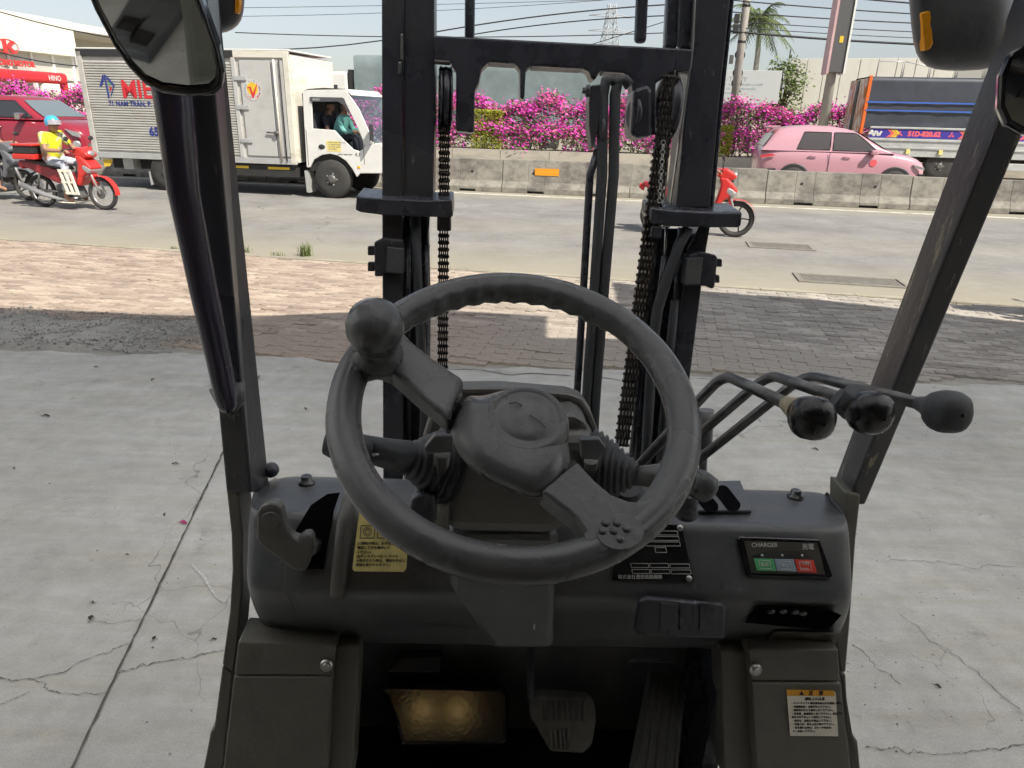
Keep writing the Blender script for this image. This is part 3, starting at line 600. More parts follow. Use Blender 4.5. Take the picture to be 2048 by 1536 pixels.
# -- steering wheel
WN = Vector((0, -math.cos(rad(WEL := 59)), math.sin(rad(WEL)))); WC = fl(1032, 812, .672); PW_ = (WC, WN)
WU = Vector((1, 0, 0)); WV = WN.cross(WU).normalized()
sw = empty('steering_wheel'); sw.parent = fork; sw.location = (0, 0, 0); WR, Wr = .1735, .0172
rows = []
NS = 144
for i in range(NS + 1):
    t = 2 * math.pi * i / NS; d = WU * math.cos(t) + WV * math.sin(t); deg = math.degrees(t) % 360; row = []
    grip = .0022 * (math.cos(t * 44) if 52 < deg < 128 else 0) + (.003 if 48 < deg < 132 else 0)
    for k in range(14):
        q = 2 * math.pi * k / 14; inner = max(0, -math.cos(q)); rr = Wr
        row.append(WC + d * (WR + rr * 1.02 * math.cos(q) - inner * grip) + WN * (rr * .95 * math.sin(q)))
    rows.append(row)
b = MB(); b.grid(rows, True, True); b.build('rim', M['wheel'], sw)
def web(name, pts, lo, hi, m, bev):
    b = MB(); b.prism(hits(pts, PW_, lo), WN * (hi - lo)); return b.build(name, m, sw, bev, seg=4)
web('spoke', [(928, 789), (872, 752), (822, 712), (800, 684), (770, 690), (735, 712), (700, 760), (702, 800), (722, 782), (738, 768), (758, 763), (788, 777), (850, 833), (895, 870)], -.013, .0155, M['wheel'], .0125)
web('spoke', [(1146, 952), (1180, 990), (1212, 1017), (1245, 1030), (1275, 1031), (1305, 1015), (1335, 975), (1372, 985), (1330, 1050), (1285, 1092), (1220, 1128), (1160, 1142), (1150, 1128), (1163, 1112), (1160, 1092), (1140, 1062), (1075, 1010)], -.013, .0155, M['wheel'], .0125)
ep = web('spoke_pad', [(1240 + 48 * math.cos(k * .3307 + .2) + 0, 1065 + 36 * math.sin(k * .3307 + .2)) for k in range(19)], .0155, .0168, M['wheel'], .001)
for px, py in ((1211, 1046), (1234, 1046), (1205, 1062), (1227, 1062), (1253, 1058), (1240, 1078)): g = MB(); g.lathe([(.0042, 0), (.0036, .0018), (.0015, .0026)], hit(px, py, PW_, .0165), WN, 10); g.build('raised_dot', M['wheel'], ep)
# hub body and horn pad
hub_out = [(931, 786), (962, 796), (1000, 780), (1052, 775), (1098, 792), (1128, 840), (1139, 900), (1143, 944), (1110, 978), (1072, 1004), (1030, 985), (975, 962), (925, 925), (898, 876), (912, 830)]
cpx, cpy = 1040, 868
b = MB(); rows = []
for sc_, h in ((.95, -.05), (1, -.012), (1.0, .0), (.96, .009), (.86, .017), (.70, .022), (.5, .024)):
    rows.append([hit(cpx + (x - cpx) * sc_, cpy + (y - cpy) * sc_, PW_, h) for x, y in hub_out])
b.grid(rows, True, True); o = len(b.v) - len(hub_out); b.f.append([o + i for i in range(len(hub_out))]); b.sm.append(True)
b.build('hub', M['wheel'], sw, sub=2)
hc = hit(1052, 846, PW_, .014)
b = MB(); b.lathe([(.044, -.012), (.0425, .002), (.0395, .008), (.0355, .0105), (.033, .0085), (.0318, .0083), (.026, .0105), (.016, .0122), (.0, .013)], hc, WN, 40); b.build('horn_pad', M['wheel'], sw)
g = MB(); g.tube([hit(1018, 808, PW_, .028), hit(1032, 804, PW_, .0285), hit(1044, 811, PW_, .0282)], .0006, 5); g.tube([hit(1060, 830, PW_, .0285), hit(1080, 842, PW_, .0282), hit(1090, 855, PW_, .0272)], .0005, 5); g.build('pad_crease', M['ink'], sw)
for q in ([(912, 818), (920, 812), (900, 868), (892, 866)], [(1138, 948), (1146, 951), (1076, 1008), (1069, 1003)]): web('seam', q, -.02, .006, M['ink'], 0)
# spinner knob
kb = hit(757, 716, PW_, .01); kc = hit(749, 652, PW_, .0) ; kc = kb + WN * .052
b = MB(); b.lathe([(.027, 0), (.026, .008), (.021, .014), (.0195, .021), (.0225, .027), (.0265, .034), (.0288, .044), (.0282, .055), (.024, .065), (.014, .072), (.0, .0745)], kb, WN, 28); b.build('spinner_knob', M['wheel'], sw)

# -- hydraulic levers
def lever(pts, kc, kdir, m='gloss', collar=False):
    g = MB(); P = [fl(*p) for p in pts]; Q = [P[0]]
    for i in range(1, len(P) - 1):
        a, c, e = P[i - 1], P[i], P[i + 1]; k = min(.03, (c - a).length / 2, (e - c).length / 2)
        p0 = c + (a - c).normalized() * k; p1 = c + (e - c).normalized() * k
        for t in (0, .25, .5, .75, 1): Q.append((p0 * (1 - t) + c * t) * (1 - t) + (c * (1 - t) + p1 * t) * t)
    Q.append(P[-1]); g.tube(Q, .0077, 12); lv = g.build('hydraulic_lever', M['rod'], fork)
    d = (fl(*kc) - P[-1]).normalized(); p = P[-1] - d * .004
    g = MB(); rows = []
    a = Vector((0, 0, 1)); u = d.cross(a).normalized(); v = d.cross(u)
    for r_, h, sq in ((.0085, 0, 0), (.0105, .010, 0), (.0145, .022, .2), (.0205, .031, .4), (.0238, .041, .5), (.0245, .050, .5), (.0225, .059, .45), (.0175, .0655, .3), (.010, .069, .1), (.002, .0702, 0)):
        row = []
        for k in range(24):
            t = 2 * math.pi * k / 24; f = 1 / max(abs(math.cos(t)), abs(math.sin(t))); rr = r_ * (1 + sq * (min(f, 1.22) - 1) * .8)
            row.append(p + d * h + u * rr * math.cos(t) + v * rr * math.sin(t))
        rows.append(row)
    g.grid(rows, True, True); g.build('lever_knob', M[m], lv)
    if collar: g = MB(); g.lathe([(.0095, -.006), (.0125, .008), (.0165, .0245), (.0175, .0245)], p, d, 20); g.build('brass_collar', M['brass'], lv)
    return lv
lever([(1262, 948, .97), (1447, 748, .93), (1582, 812, .75)], (1632, 840, .70), 0, 'knob', True)
l2 = lever([(1305, 948, 1.0), (1538, 748, .95), (1690, 800, .76)], (1762, 836, .70), 0, 'knob')
lever([(1330, 972, 1.02), (1612, 748, .97), (1842, 808, .76)], (1905, 826, .71), 0, 'rubber')
b = MB(); b.lathe([(.0165, 0), (.0165, .02), (.0155, .022)], fl(1707, 815, .735), (0, -.25, 1), 20); b.build('knob_button_housing', M['rubber'], l2)
g = MB(); g.tube([fl(1672, 795, .75), fl(1700, 812, .745), fl(1738, 828, .72)], .015, 14, rs=[.012, .0165, .018]); g.build('knob_sleeve', M['rubber'], l2)

# -- footwell: side covers, floor, pedals
PLc = plane2(1295, .93, 1560, .87)
def cover(name, pts, pl, m, th=.02, bev=.003, dep=.06, parent=None):
    b = MB(); b.prism(hits(pts, pl), (0, dep, 0)); return b.build(name, m, parent or fork, bev)
cover('side_cover', [(476, 1283), (672, 1292), (664, 1351), (468, 1350)], PLc, M['olive']); cover('side_cover_lower', [(467, 1354), (663, 1354), (654, 1570), (442, 1570)], PLc, M['olive'])
cover('side_cover_edge', [(672, 1292), (720, 1290), (705, 1570), (656, 1570), (664, 1352)], plane2(1295, .95, 1560, .89), M['olive'], bev=.004)
cover('side_cover', [(1497, 1300), (1677, 1300), (1681, 1363), (1503, 1362)], PLc, M['olive']); cover('side_cover_lower', [(1503, 1366), (1682, 1367), (1706, 1570), (1516, 1570)], PLc, M['olive'])
cover('side_cover_edge', [(1442, 1300), (1496, 1300), (1514, 1570), (1450, 1570)], plane2(1295, .95, 1560, .89), M['olive'], bev=.004)
for px, py in ((653, 1330), (1511, 1339)):
    g = MB(); g.lathe([(.0105, 0), (.0105, .002), (.0085, .0025), (.0085, .004)], hit(px, py, PLc, .001), PLc[1], 20); w_ = g.build('washer', M['steel'], fork)
    g = MB(); g.lathe([(.0052, 0), (.0052, .004), (.0035, .005)], hit(px, py, PLc, .005), PLc[1], 6); g.build('bolt_head', M['steel'], w_)
PO = plane2(960, 1.02, 1560, .92)
cover('guard_leg', [(450, 958), (474, 962), (486, 1075), (484, 1180), (476, 1283), (466, 1345), (444, 1330), (459, 1225), (464, 1140), (462, 1070)], PO, M['olive']); cover('guard_leg_lower', [(444, 1334), (466, 1350), (442, 1570), (400, 1570), (414, 1500), (420, 1466), (428, 1455)], PO, M['olive'])
cover('guard_leg', [(1692, 985), (1722, 990), (1712, 1080), (1700, 1250), (1692, 1345), (1682, 1345), (1672, 1280), (1690, 1120)], PO, M['olive']); cover('guard_leg_lower', [(1682, 1349), (1692, 1349), (1698, 1462), (1716, 1484), (1724, 1570), (1707, 1570)], PO, M['olive'])
PK = PLc
stk = sheet('caution_label', [(1573, 1379), (1667, 1381), (1671, 1386), (1676, 1472), (1580, 1471)], PK, M['cream'], fork, .001, .0012)
sheet('label_band', [(1573, 1379), (1667, 1381), (1670, 1392), (1574, 1391)], PK, M['orange'], stk, .0005, .0023)
sheet('warning_triangle', [(1598, 1390), (1603, 1381.5), (1608, 1390)], PK, M['ink'], stk, .0004, .003)
textp('注　意', 1616, 1389.5, 7, PK, M['ink'], stk, .003, sx=1.0); textp('運転上の注意', 1609, 1400, 4.6, PK, M['ink'], stk, .0023)
for i, s_ in enumerate(('・フォークリフト運転資格者以外は運転しない。', '・作業開始前、点検を行って下さい。', '・運転席以外から操作しないで下さい。', '・急発進、急旋回はしないで下さい。走行時は', '荷を下げてゆっくり走行して下さい。', '・乗車は、定員以外禁止して下さい。', '・坂道では、荷を上方に向けて下さい。', '・車を離れる時は、ブレーキを引き、', 'キーを抜いて下さい。')): textp(s_, 1581 + i * .5, 1408 + i * 7.0, 3.3, PK, M['ink'], stk, .0023)
# floor and firewall
zf = fl(900, 1536, 1.02).z
b = MB(); b.box((-.42, .84, zf - .04), (.46, 1.45, zf - .005)); b.build('cab_floor', M['floorsteel'], fork)
b = MB(); b.box((-.42, 1.12, zf - .004), (.46, 1.15, fl(1110, 1230, 1.12).z)); b.build('firewall', M['plastic'], fork)
for x0 in (-.385, .395): b = MB(); b.box((x0, .955, .25), (x0 + .03, 1.118, fl(1110, 1290, 1.0).z)); b.build('footwell_side', M['black'], fork)
b = MB(); b.box((-.42, .845, .25), (.46, 1.40, zf - .05)); b.build('chassis', M['black'], fork)
PFL = plane2(1370, 1.06, 1500, 1.0)
b = MB(); b.prism(hits([(742, 1372), (780, 1366), (1010, 1372), (1022, 1392), (1015, 1492), (800, 1495), (786, 1440), (768, 1398)], PFL), (0, .05, -.05)); b.build('raised_floor_plate', M['floorsteel'], fork, .012, seg=3)
for lpx, lab in ((845, 'left of the two added bulbs that make the floor plate highlights'), (917, 'right of the two added bulbs that make the floor plate highlights')):
    q_ = hit(lpx, 1416, PFL); d_ = (q_ - FC).normalized(); r_ = d_ - PFL[1] * 2 * d_.dot(PFL[1]); q_ = FM @ q_; r_ = FM.to_3x3() @ r_; q_ = q_ + r_ * ((-6.7 - q_.y) / r_.y)  # added bulbs, set where the plate reflects them as warm highlights
    e = empty('added_wall_bulb', (q_.x, -6.98, min(q_.z, 3.9)), 0, lab, 'lamp', 'added bulbs for the plate highlights'); b = MB(); b.lathe([(.12, 0), (.10, .06), (.04, .10)], (0, 0, 0), (0, 1, 0), 16); b.build('added_bulb_base', M['steel'], e)
    b = MB(); b.ball((0, .26, 0), (.11, .11, .11), 16, 10); b.build('bulb', mat('added_warm_glow', (1, .8, .5), .4, emit=(1, .66, .25, 3)), e)
b = MB(); b.prism(hits([(776, 1340), (800, 1313), (884, 1311), (881, 1347), (775, 1346)], plane2(1310, 1.075, 1347, 1.06)), (0, .03, -.01)); b.build('step_plate', M['floorsteel'], fork, .006, seg=3)
PBk = plane2(1395, .985, 1510, .93)
bp = cover('brake_pedal', [(1058, 1395), (1080, 1392), (1175, 1398), (1190, 1412), (1193, 1450), (1185, 1492), (1168, 1509), (1100, 1505), (1085, 1480), (1072, 1455), (1060, 1440)], PBk, mat('pedal_rubber', (.085, .08, .07), .7, bump=.3, bscale=120, var=.3, vscale=30), dep=.02, bev=.005)
for i in range(8):
    x = 1090 + i * 11; g = MB(); g.tube([hit(x, 1402, PBk, .001), hit(x + 1, 1440, PBk, .001)], .0028, 6); g.build('pedal_rib', bp.data.materials[0], bp)
for i in range(5):
    x = 1100 + i * 9; g = MB(); g.tube([hit(x, 1458, PBk, .001), hit(x + 2, 1498, PBk, .001)], .0028, 6); g.build('pedal_rib', bp.data.materials[0], bp)
g = MB(); g.tube([fl(1072, 1195, 1.09), fl(1064, 1260, 1.07), fl(1060, 1330, 1.03), fl(1062, 1400, .985)], .0065, 8); g.build('pedal_arm', M['rubber'], bp)
PA = plane2(1345, 1.02, 1545, .90)
ap = cover('accelerator_pedal', [(1300, 1346), (1310, 1343), (1368, 1350), (1373, 1358), (1356, 1560), (1258, 1555)], PA, mat('accelerator_rubber', (.055, .055, .05), .7, bump=.3, bscale=120, var=.25, vscale=30), dep=.015, bev=.003)
for i in range(5): g = MB(); g.tube([hit(1307 + i * 14, 1352, PA, .001), hit(1270 + i * 20, 1548, PA, .001)], .0032, 6); g.build('pedal_rib', ap.data.materials[0], ap)
g = MB(); g.tube([fl(1258, 1330, 1.08), fl(1262, 1322, 1.07), fl(1350, 1321, 1.07), fl(1360, 1330, 1.06)], .004, 6); g.build('pedal_hinge', M['rod'], ap)
g = MB(); g.tube([fl(1395, 1357, 1.08), fl(1410, 1357, 1.08), fl(1415, 1342, 1.08)], .0018, 6); g.build('pedal_spring_wire', M['steel'], fork)
g = MB(); g.tube([fl(1076, 1190, .88), fl(1072, 1215, .88), fl(1068, 1258, .885)], .0013, 6); g.build('cable_tie', M['whiteink'], fork)

# -- overhead guard pillars, grab bar
def pillar(name, front, side, yb, yt, dep, m1, nm2=None, m2=None):
    """front: left/right edge at bottom and top; side: far edge bottom/top"""
    (lb, rb), (lt, rt), (sb, st_) = front[0], front[1], side
    A, B, C_, D = fl(*lb, yb), fl(*rb, yb), fl(*rt, yt), fl(*lt, yt); e = Vector((0, dep, 0)); S, T = fl(*sb, yb + dep), fl(*st_, yt + dep)
    return A, B, C_, D, S, T
# left: driver face between left and middle lines, inner face on to the right line
A, B, C_, D, S, T = pillar('p', [((452, 985), (503, 985)), ((352, -40), (410, -40))], ((541, 985), (434, -40)), 1.01, .95, .085, None)
e = Vector((0, .085, 0)); b = MB(); b.hexa([A, B, S, A + e, D, C_, T, D + e]); b.build('guard_pillar', M['blackworn'], fork, .004)
A, B, C_, D, S, T = pillar('p', [((1693, 1010), (1731, 1010)), ((2101, -20), (2170, -20))], ((1650, 1010), (2032, -20)), 1.03, .90, .085, None)
b = MB(); b.hexa([A, B, B + e, S, D, C_, C_ + e, T]); b.build('guard_pillar', M['pillarworn'], fork, .004)
g = MB(); g.tube([fl(x, y, d) for x, y, d in ((318, 60, .93), (338, 150, .93), (348, 200, .925), (368, 380, .92), (407, 580, .93), (437, 720, .945), (450, 785, .952), (455, 805, .955), (457, 818, .957), (458, 824, .957))], .022, 16, rs=[.026, .026, .026, .0225, .020, .0185, .018, .0172, .012, .003], flat=.85); g.build('grab_bar', M['tubeblk'], fork)
g = MB(); g.tube([fl(428, 775, .985), fl(440, 800, .98), fl(462, 826, .975), fl(480, 800, .985), fl(478, 765, .995)], .008, 8); g.build('grab_bar_foot', M['plastic'], fork)
g = MB(); g.lathe([(.012, 0), (.014, .004), (.013, .012), (.006, .016)], fl(543, 944, 1.09), (0, -.5, .9), 12); g.build('pillar_bolt', M['black'], fork)

# -- overhead guard with an added cover, seat and rear body (above and behind the view)
gz_ = fl(400, -40, .95).z + .12
for x in (-.55, -.38, -.21, -.04, .13, .30, .47, .62): b = MB(); b.box((x - .02, -.55, gz_), (x + .02, 1.0, gz_ + .05)); b.build('guard_bar', M['black'], fork, .004)
b = MB(); b.box((-.60, .96, gz_ - .03), (.68, 1.04, gz_ + .05)); b.build('guard_front_beam', M['black'], fork, .01)
b = MB(); b.box((-.58, -.55, gz_ + .052), (.66, .42, gz_ + .06)); b.build('added_guard_cover', M['rubber'], fork)  # unseen cover, added to keep overhead light off wheel and dash
b = MB(); b.box((-.30, -.75, .80), (.34, -.28, .90)); st_ = b.build('seat', M['rubber'], fork, .04, seg=3)
b = MB(); b.box((-.28, -.88, .88), (.32, -.74, 1.18)); b.build('seat_back', M['rubber'], st_, .05, seg=3)
b = MB(); b.box((-.48, -1.5, .35), (.54, -.30, .79)); b.build('battery_hood', M['olive'], fork, .03, seg=3)
b = MB(); b.box((-.52, -1.9, .25), (.58, -1.52, 1.05)); b.build('counterweight', M['orange'], fork, .08, seg=3)
# -- mirrors and lamps
MN = Vector((.14, -.915, -.38)).normalized(); MC = fl(330, 80, .74); PM = (MC, MN)
mo = [(150, -130), (165, -40), (190, 20), (228, 92), (258, 135), (290, 168), (325, 186), (380, 193), (428, 190), (444, 176), (447, 150), (436, 100), (415, 40), (392, -20), (365, -125)]
mcx, mcy = 320, 40
b = MB(); b.prism(hits(mo, PM, -.004), -MN * .028); mr = b.build('side_mirror', M['gloss'], fork, .008, seg=3)
inn = [(mcx + (x - mcx) * .885 - (3 if x < mcx else 0), mcy + (y - mcy) * .885 - 3) for x, y in mo]
b = MB(); b.prism(hits(inn, PM, .0), -MN * .001); 
sheet('mirror_glass', inn, PM, M['mirror'], mr, .0012, -.0022)
b = MB(); rows = [hits(mo, PM, -.006), hits(mo, PM, .002), hits([(mcx + (x - mcx) * .955, mcy + (y - mcy) * .955 - 1) for x, y in mo], PM, .004), hits(inn, PM, .0005)]
b.grid(rows, True, True); b.build('mirror_rim', M['gloss'], mr)
g = MB(); g.tube([fl(300, -60, .78), fl(350, -20, .86), fl(370, 40, .93)], .009, 8); g.build('mirror_stalk', M['black'], mr)
def lamp(pts, y, dep, refl, parent=None):
    pl = plane2(-100, y, 140, y); b = MB(); cx = sum(p[0] for p in pts) / len(pts); cy = sum(p[1] for p in pts) / len(pts)
    rows = [[hit(cx + (x - cx) * s_, cy + (yy - cy) * s_, pl, h) for x, yy in pts] for s_, h in ((.55, .028), (.8, .022), (.94, .008), (1, -.01), (1.0, -dep * .6), (.93, -dep))]
    b.grid(rows, True, True); n = len(pts); b.f.append(list(range(n))); b.sm.append(True); o_ = len(b.v) - n; b.f.append([o_ + i for i in range(n)]); b.sm.append(True)
    l = b.build('work_lamp', M['plastic'], fork, sub=1)
    r_ = MB(); r_.prism(hits(refl, pl, .012), pl[1] * .014); r_.build('amber_side_reflector', M['amber'], l, .002); return l
lamp([(1812, -110), (1816, -20), (1822, 60), (1830, 110), (1850, 136), (1890, 143), (1960, 142), (2020, 130), (2040, 60), (2040, -110), (1920, -125)], 1.14, .10, [(1832, 28), (1848, 22), (1853, 26), (1856, 88), (1850, 100), (1839, 104)])
lamp([(330, -110), (330, 20), (345, 55), (380, 66), (425, 69), (455, 66), (478, 52), (488, 30), (491, -20), (492, -110), (410, -125)], 1.16, .10, [(474, -30), (484, -30), (485, 10), (481, 30), (475, 29), (476, 0)])
b = MB(); pl = (fl(2070, 170, .80), Vector((-.5, -.86, .05)).normalized()); mo2 = [(1995, 215), (1998, 150), (2015, 105), (2050, 85), (2150, 80), (2200, 150), (2190, 250), (2090, 275), (2040, 268), (2010, 250)]
b.prism(hits(mo2, pl), -pl[1] * .03); m2 = b.build('side_mirror', M['gloss'], fork, .006, seg=3)
sheet('mirror_glass', [(2100 + (x - 2100) * .86, 180 + (y - 180) * .84) for x, y in mo2], pl, M['mirror'], m2, .001, .0004)

# -- mast (leans forward)
PMt = plane2(0, 1.60, 900, 1.50, 1110)
def bar(name, pts, m, dep=.05, off=0.0, bev=.003, parent=None):
    b = MB(); b.prism(hits(pts, PMt, off), -PMt[1] * dep); return b.build(name, m, parent or fork, bev)
bar('outer_mast_rail', [(763, -60), (804, -60), (804, 390), (806, 960), (766, 960), (764, 400)], M['blackworn'], .11)
bar('inner_mast_rail', [(808, -60), (869, -60), (869, 250), (866, 400), (808, 400)], M['blackworn'], .09, -.008)
bar('rail_edge_strip', [(801, 68), (806, 68), (806, 118), (801, 118)], M['steel'], .01, .004, .001); bar('rail_edge_strip', [(797, 124), (803, 124), (801, 148), (795, 148)], M['steel'], .01, .004, .001)
bar('inner_mast_rail', [(1396, -60), (1467, -60), (1461, 0), (1440, 200), (1420, 415), (1352, 415), (1373, 200), (1389, 0)], M['blackworn'], .09, -.004)
bar('outer_mast_rail', [(1469, -60), (1475, -60), (1469, 0), (1448, 200), (1429, 408), (1413, 498), (1380, 756), (1362, 960), (1325, 960), (1345, 756), (1376, 498), (1421, 408), (1441, 200), (1462, 0)], M['black'], .11, -.012)
bar('rail_edge_strip', [(1352, 95), (1356, 95), (1330, 410), (1326, 410)], M['steel'], .01, .004, .001)
bar('rail_edge_strip', [(1384, 95), (1389, 0), (1392, 0), (1388, 95), (1344, 410), (1340, 410)], M['steel'], .01, .004, .001)
# crossbar with shaped lower edge
bar('mast_crossbar', [(866, 70), (1388, 98), (1384, 140), (1340, 146), (1322, 160), (1312, 165), (1312, 270), (1265, 272), (1268, 200), (1262, 158), (1250, 146), (1200, 142), (1192, 158), (1184, 160), (1178, 142), (1165, 137), (1062, 131), (1052, 140), (1049, 198), (1040, 198), (1040, 138), (1030, 127), (978, 124), (963, 138), (958, 165), (950, 180), (948, 265), (912, 262), (912, 142), (900, 122), (868, 119)], M['black'], .05, .004, .004)
cut = M['steel']
for q in ([(978, 124), (1030, 127), (1030, 130), (978, 127)], [(1064, 132), (1163, 137), (1163, 140), (1064, 135)], [(869, 119), (898, 121), (898, 124), (869, 122)], [(1206, 143), (1246, 146), (1246, 149), (1206, 146)]): bar('cut_edge', q, mat('cut_edge_mat', (.45, .40, .38), .6, var=.3, vscale=90) if q[0][0] == 978 else bpy.data.materials['cut_edge_mat'], .04, .002, 0)
for x0, x1, x2, x3 in ((930, 951, 949, 929), (1276, 1301, 1294, 1270)): bar('lift_cylinder_rod', [(x0, -60), (x1, -60), (x2, 85), (x3, 85)], M['black'], .02, -.03, .008)
bar('guide_tube', [(1338, -60), (1362, -60), (1356, 98), (1330, 98)], M['black'], .03, -.03, .008); bar('guide_tube', [(1366, -60), (1388, -60), (1384, 98), (1360, 98)], M['black'], .03, -.02, .006)
# stay plates
def stay(face, dep, name='mast_stay_plate'):
    b = MB(); b.prism(hits(face, PMt, .035), (0, dep, .008)); return b.build(name, M['black'], fork, .006, seg=3)
stay([(713, 392), (722, 394), (770, 398), (850, 402), (904, 400), (906, 432), (902, 435), (850, 434), (770, 431), (722, 425), (711, 420)], .10)
stay([(1303, 414), (1310, 416), (1345, 420), (1420, 424), (1474, 424), (1486, 424), (1483, 453), (1478, 456), (1420, 456), (1345, 454), (1308, 450), (1300, 445)], .10)
# side brackets with bolts
for face, pad, bolts in (([(748, 484), (764, 476), (806, 480), (808, 540), (806, 550), (766, 546), (766, 553), (749, 553)], [(774, 494), (808, 498), (806, 548), (772, 545)], [(735, 492), (735, 524)]),
                         ([(1378, 510), (1400, 503), (1432, 510), (1436, 516), (1430, 575), (1424, 578), (1412, 572), (1372, 572)], [(1374, 517), (1407, 515), (1400, 569), (1370, 570)], [(1438, 518), (1433, 550)])):
    o = bar('rail_bracket', face, M['blackworn'], .07, .02, .004); bar('bracket_pad', pad, M['plastic'], .02, .026, .002, o)
    for x, y in bolts: bar('bracket_bolt', [(x, y), (x + 14, y), (x + 14, y + 19), (x, y + 19)] if x < 1000 else [(x - 6, y), (x + 7, y), (x + 7, y + 16), (x - 6, y + 16)], M['blackworn'], .018, .008, .003, o)
# cylinders and hoses beside the rails
def mtube(name, pts, rpx, m, off=-.03, seg=12):
    P = [hit(x, y, PMt, off) for x, y in pts]; r = (hit(pts[0][0] + rpx, pts[0][1], PMt, off) - P[0]).length; g = MB(); g.tube(P, r, seg); return g.build(name, m, fork)
mtube('lift_cylinder', [(848, 430), (852, 600), (850, 960)], 10, M['black'], -.05); mtube('guide_rod', [(857, 430), (855, 490)], 3, M['steel'], -.02); mtube('guide_sleeve', [(853, 490), (850, 575), (850, 960)], 7, M['black'], -.02)
mtube('hydraulic_hose', [(831, 430), (835, 560), (843, 700), (850, 800), (845, 960)], 10, M['rubber'], .0); mtube('inner_tube', [(815, 430), (816, 960)], 7, M['black'], -.02)
mtube('guide_rod', [(1333, 453), (1330, 515)], 3, M['steel'], .0); mtube('guide_sleeve', [(1329, 512), (1322, 570), (1300, 760), (1285, 930)], 6, M['black'], .0)
mtube('hydraulic_hose', [(1376, 455), (1358, 490), (1335, 555), (1315, 620), (1305, 700), (1295, 860), (1290, 950)], 11, M['rubber'], .01); mtube('hydraulic_hose', [(1350, 600), (1340, 700), (1325, 860), (1318, 950)], 9, M['rubber'], -.01)
mtube('lift_cylinder', [(1310, 470), (1300, 575), (1280, 760), (1262, 950)], 9, M['black'], -.04); mtube('inner_tube', [(1368, 455), (1356, 600), (1335, 780), (1320, 950)], 12, M['black'], -.04)
mtube('lever_linkage_block', [(1412, 820), (1408, 890)], 16, M['plastic'], .03); mtube('linkage_stem', [(1408, 890), (1405, 945)], 8, M['plastic'], .03)
bar('mast_channel_web', [(1302, 457), (1372, 457), (1336, 760), (1320, 958), (1256, 958), (1280, 760)], M['black'], .02, -.07, .002); bar('mast_channel_web', [(806, 434), (858, 434), (858, 700), (856, 958), (808, 958)], M['black'], .02, -.07, .002)
# hoses over the centre pulley
mtube('centre_rod', [(1196, 300), (1180, 350), (1168, 560), (1154, 790), (1145, 960)], 8, M['black'], .01)
for dx, x2 in ((0, 0), (24, 18)):
    mtube('centre_hose', [(1238 + dx * .9, 172), (1226 + dx, 160), (1212 + dx, 162), (1206 + dx, 190), (1205 + dx, 250), (1204 + dx * .97, 350), (1190 + x2 * 1.1, 560), (1174 + x2, 785), (1164 + x2, 960)], 11, M['rubber'], .02)
ps = bar('hose_pulley_bracket', [(1182, 170), (1204, 168), (1204, 215), (1196, 262), (1184, 300), (1178, 250), (1178, 205)], M['blackworn'], .05, .03, .003)
g = MB(); g.lathe([(.004, 0), (.012, .001), (.012, .008), (.006, .010), (.006, .016)], hit(1180, 182, PMt, .03), (-1, 0, 0), 12); g.build('pulley_nut', M['black'], ps)
g = MB(); g.torus(hit(1197, 262, PMt, .0), (1, .15, 0), .035, .004, 24, 6); g.build('pulley_wheel', M['blackworn'], ps)
o = bar('tilt_roller_block', [(1268, 178), (1296, 168), (1305, 180), (1305, 272), (1278, 276), (1262, 270)], M['black'], .08, .02, .01)
g = MB(); g.lathe([(.034, 0), (.034, .006), (.026, .008), (.018, .002)], hit(1270, 228, PMt, .0), (-1, -.25, 0), 22, sx=1); g.build('roller_face', M['blackworn'], o)
# lift chains: every link its own piece
def chain(top, bot, wpx, n, off):
    ch = MB(); P = [hit(top[0] + (bot[0] - top[0]) * t, top[1] + (bot[1] - top[1]) * t, PMt, off) for t in [i / n for i in range(n + 1)]]
    wv = (hit(top[0] + wpx, top[1], PMt, off) - P[0]).length; pitch = (P[1] - P[0]).length
    dirv = (P[-1] - P[0]).normalized(); side = Vector((1, 0, 0)); side = (side - dirv * side.dot(dirv)).normalized(); nn = dirv.cross(side)
    for i in range(n + 1): ch.cyl(P[i] - side * wv * .55, P[i] + side * wv * .55, pitch * .24, 8)
    par = ch.build('lift_chain', M['chain'], fork)
    mes = []
    for alt in (0, 1):
        g = MB(); k = 4 if alt else 5; th = wv / 7.5
        xs = [(-.5 + (j + .5) / k) * wv * (.92 if alt else 1.0) for j in range(k)]
        for x in xs:
            ol = []
            for q in range(6): t = math.pi / 2 + math.pi * q / 5 ; ol.append((pitch * (-.5) + pitch * .44 * math.cos(t), pitch * .44 * math.sin(t)))
            for q in range(6): t = -math.pi / 2 + math.pi * q / 5; ol.append((pitch * .5 + pitch * .44 * math.cos(t), pitch * .44 * math.sin(t)))
            g.prism([(x - th / 2, a, c) for a, c in ol], (th, 0, 0))
        me = g.mesh('chain_link', M['chain']); fixn(me); mes.append(me)
    R3 = Matrix((side, dirv, nn)).transposed().to_4x4()
    for i in range(n):
        o = bpy.data.objects.new('chain_link', mes[i % 2]); col.objects.link(o); o.parent = par
        m4 = R3.copy(); m4.translation = (P[i] + P[i + 1]) / 2; o.matrix_local = m4
    return par
chain((890, 140), (885, 775), 22, 46, -.02)
chain((1342, 155), (1243, 890), 32, 52, .008)
g = MB(); g.torus(hit(890, 200, PMt, -.05), (1, .1, 0), .058, .008, 32, 8); g.lathe([(.058, -.013), (.066, -.012), (.066, -.009), (.058, -.008)], hit(890, 200, PMt, -.05), (1, .1, 0), 32); g.lathe([(.058, .008), (.066, .009), (.066, .012), (.058, .013)], hit(890, 200, PMt, -.05), (1, .1, 0), 32); g.build('chain_sheave', M['blackworn'], fork)
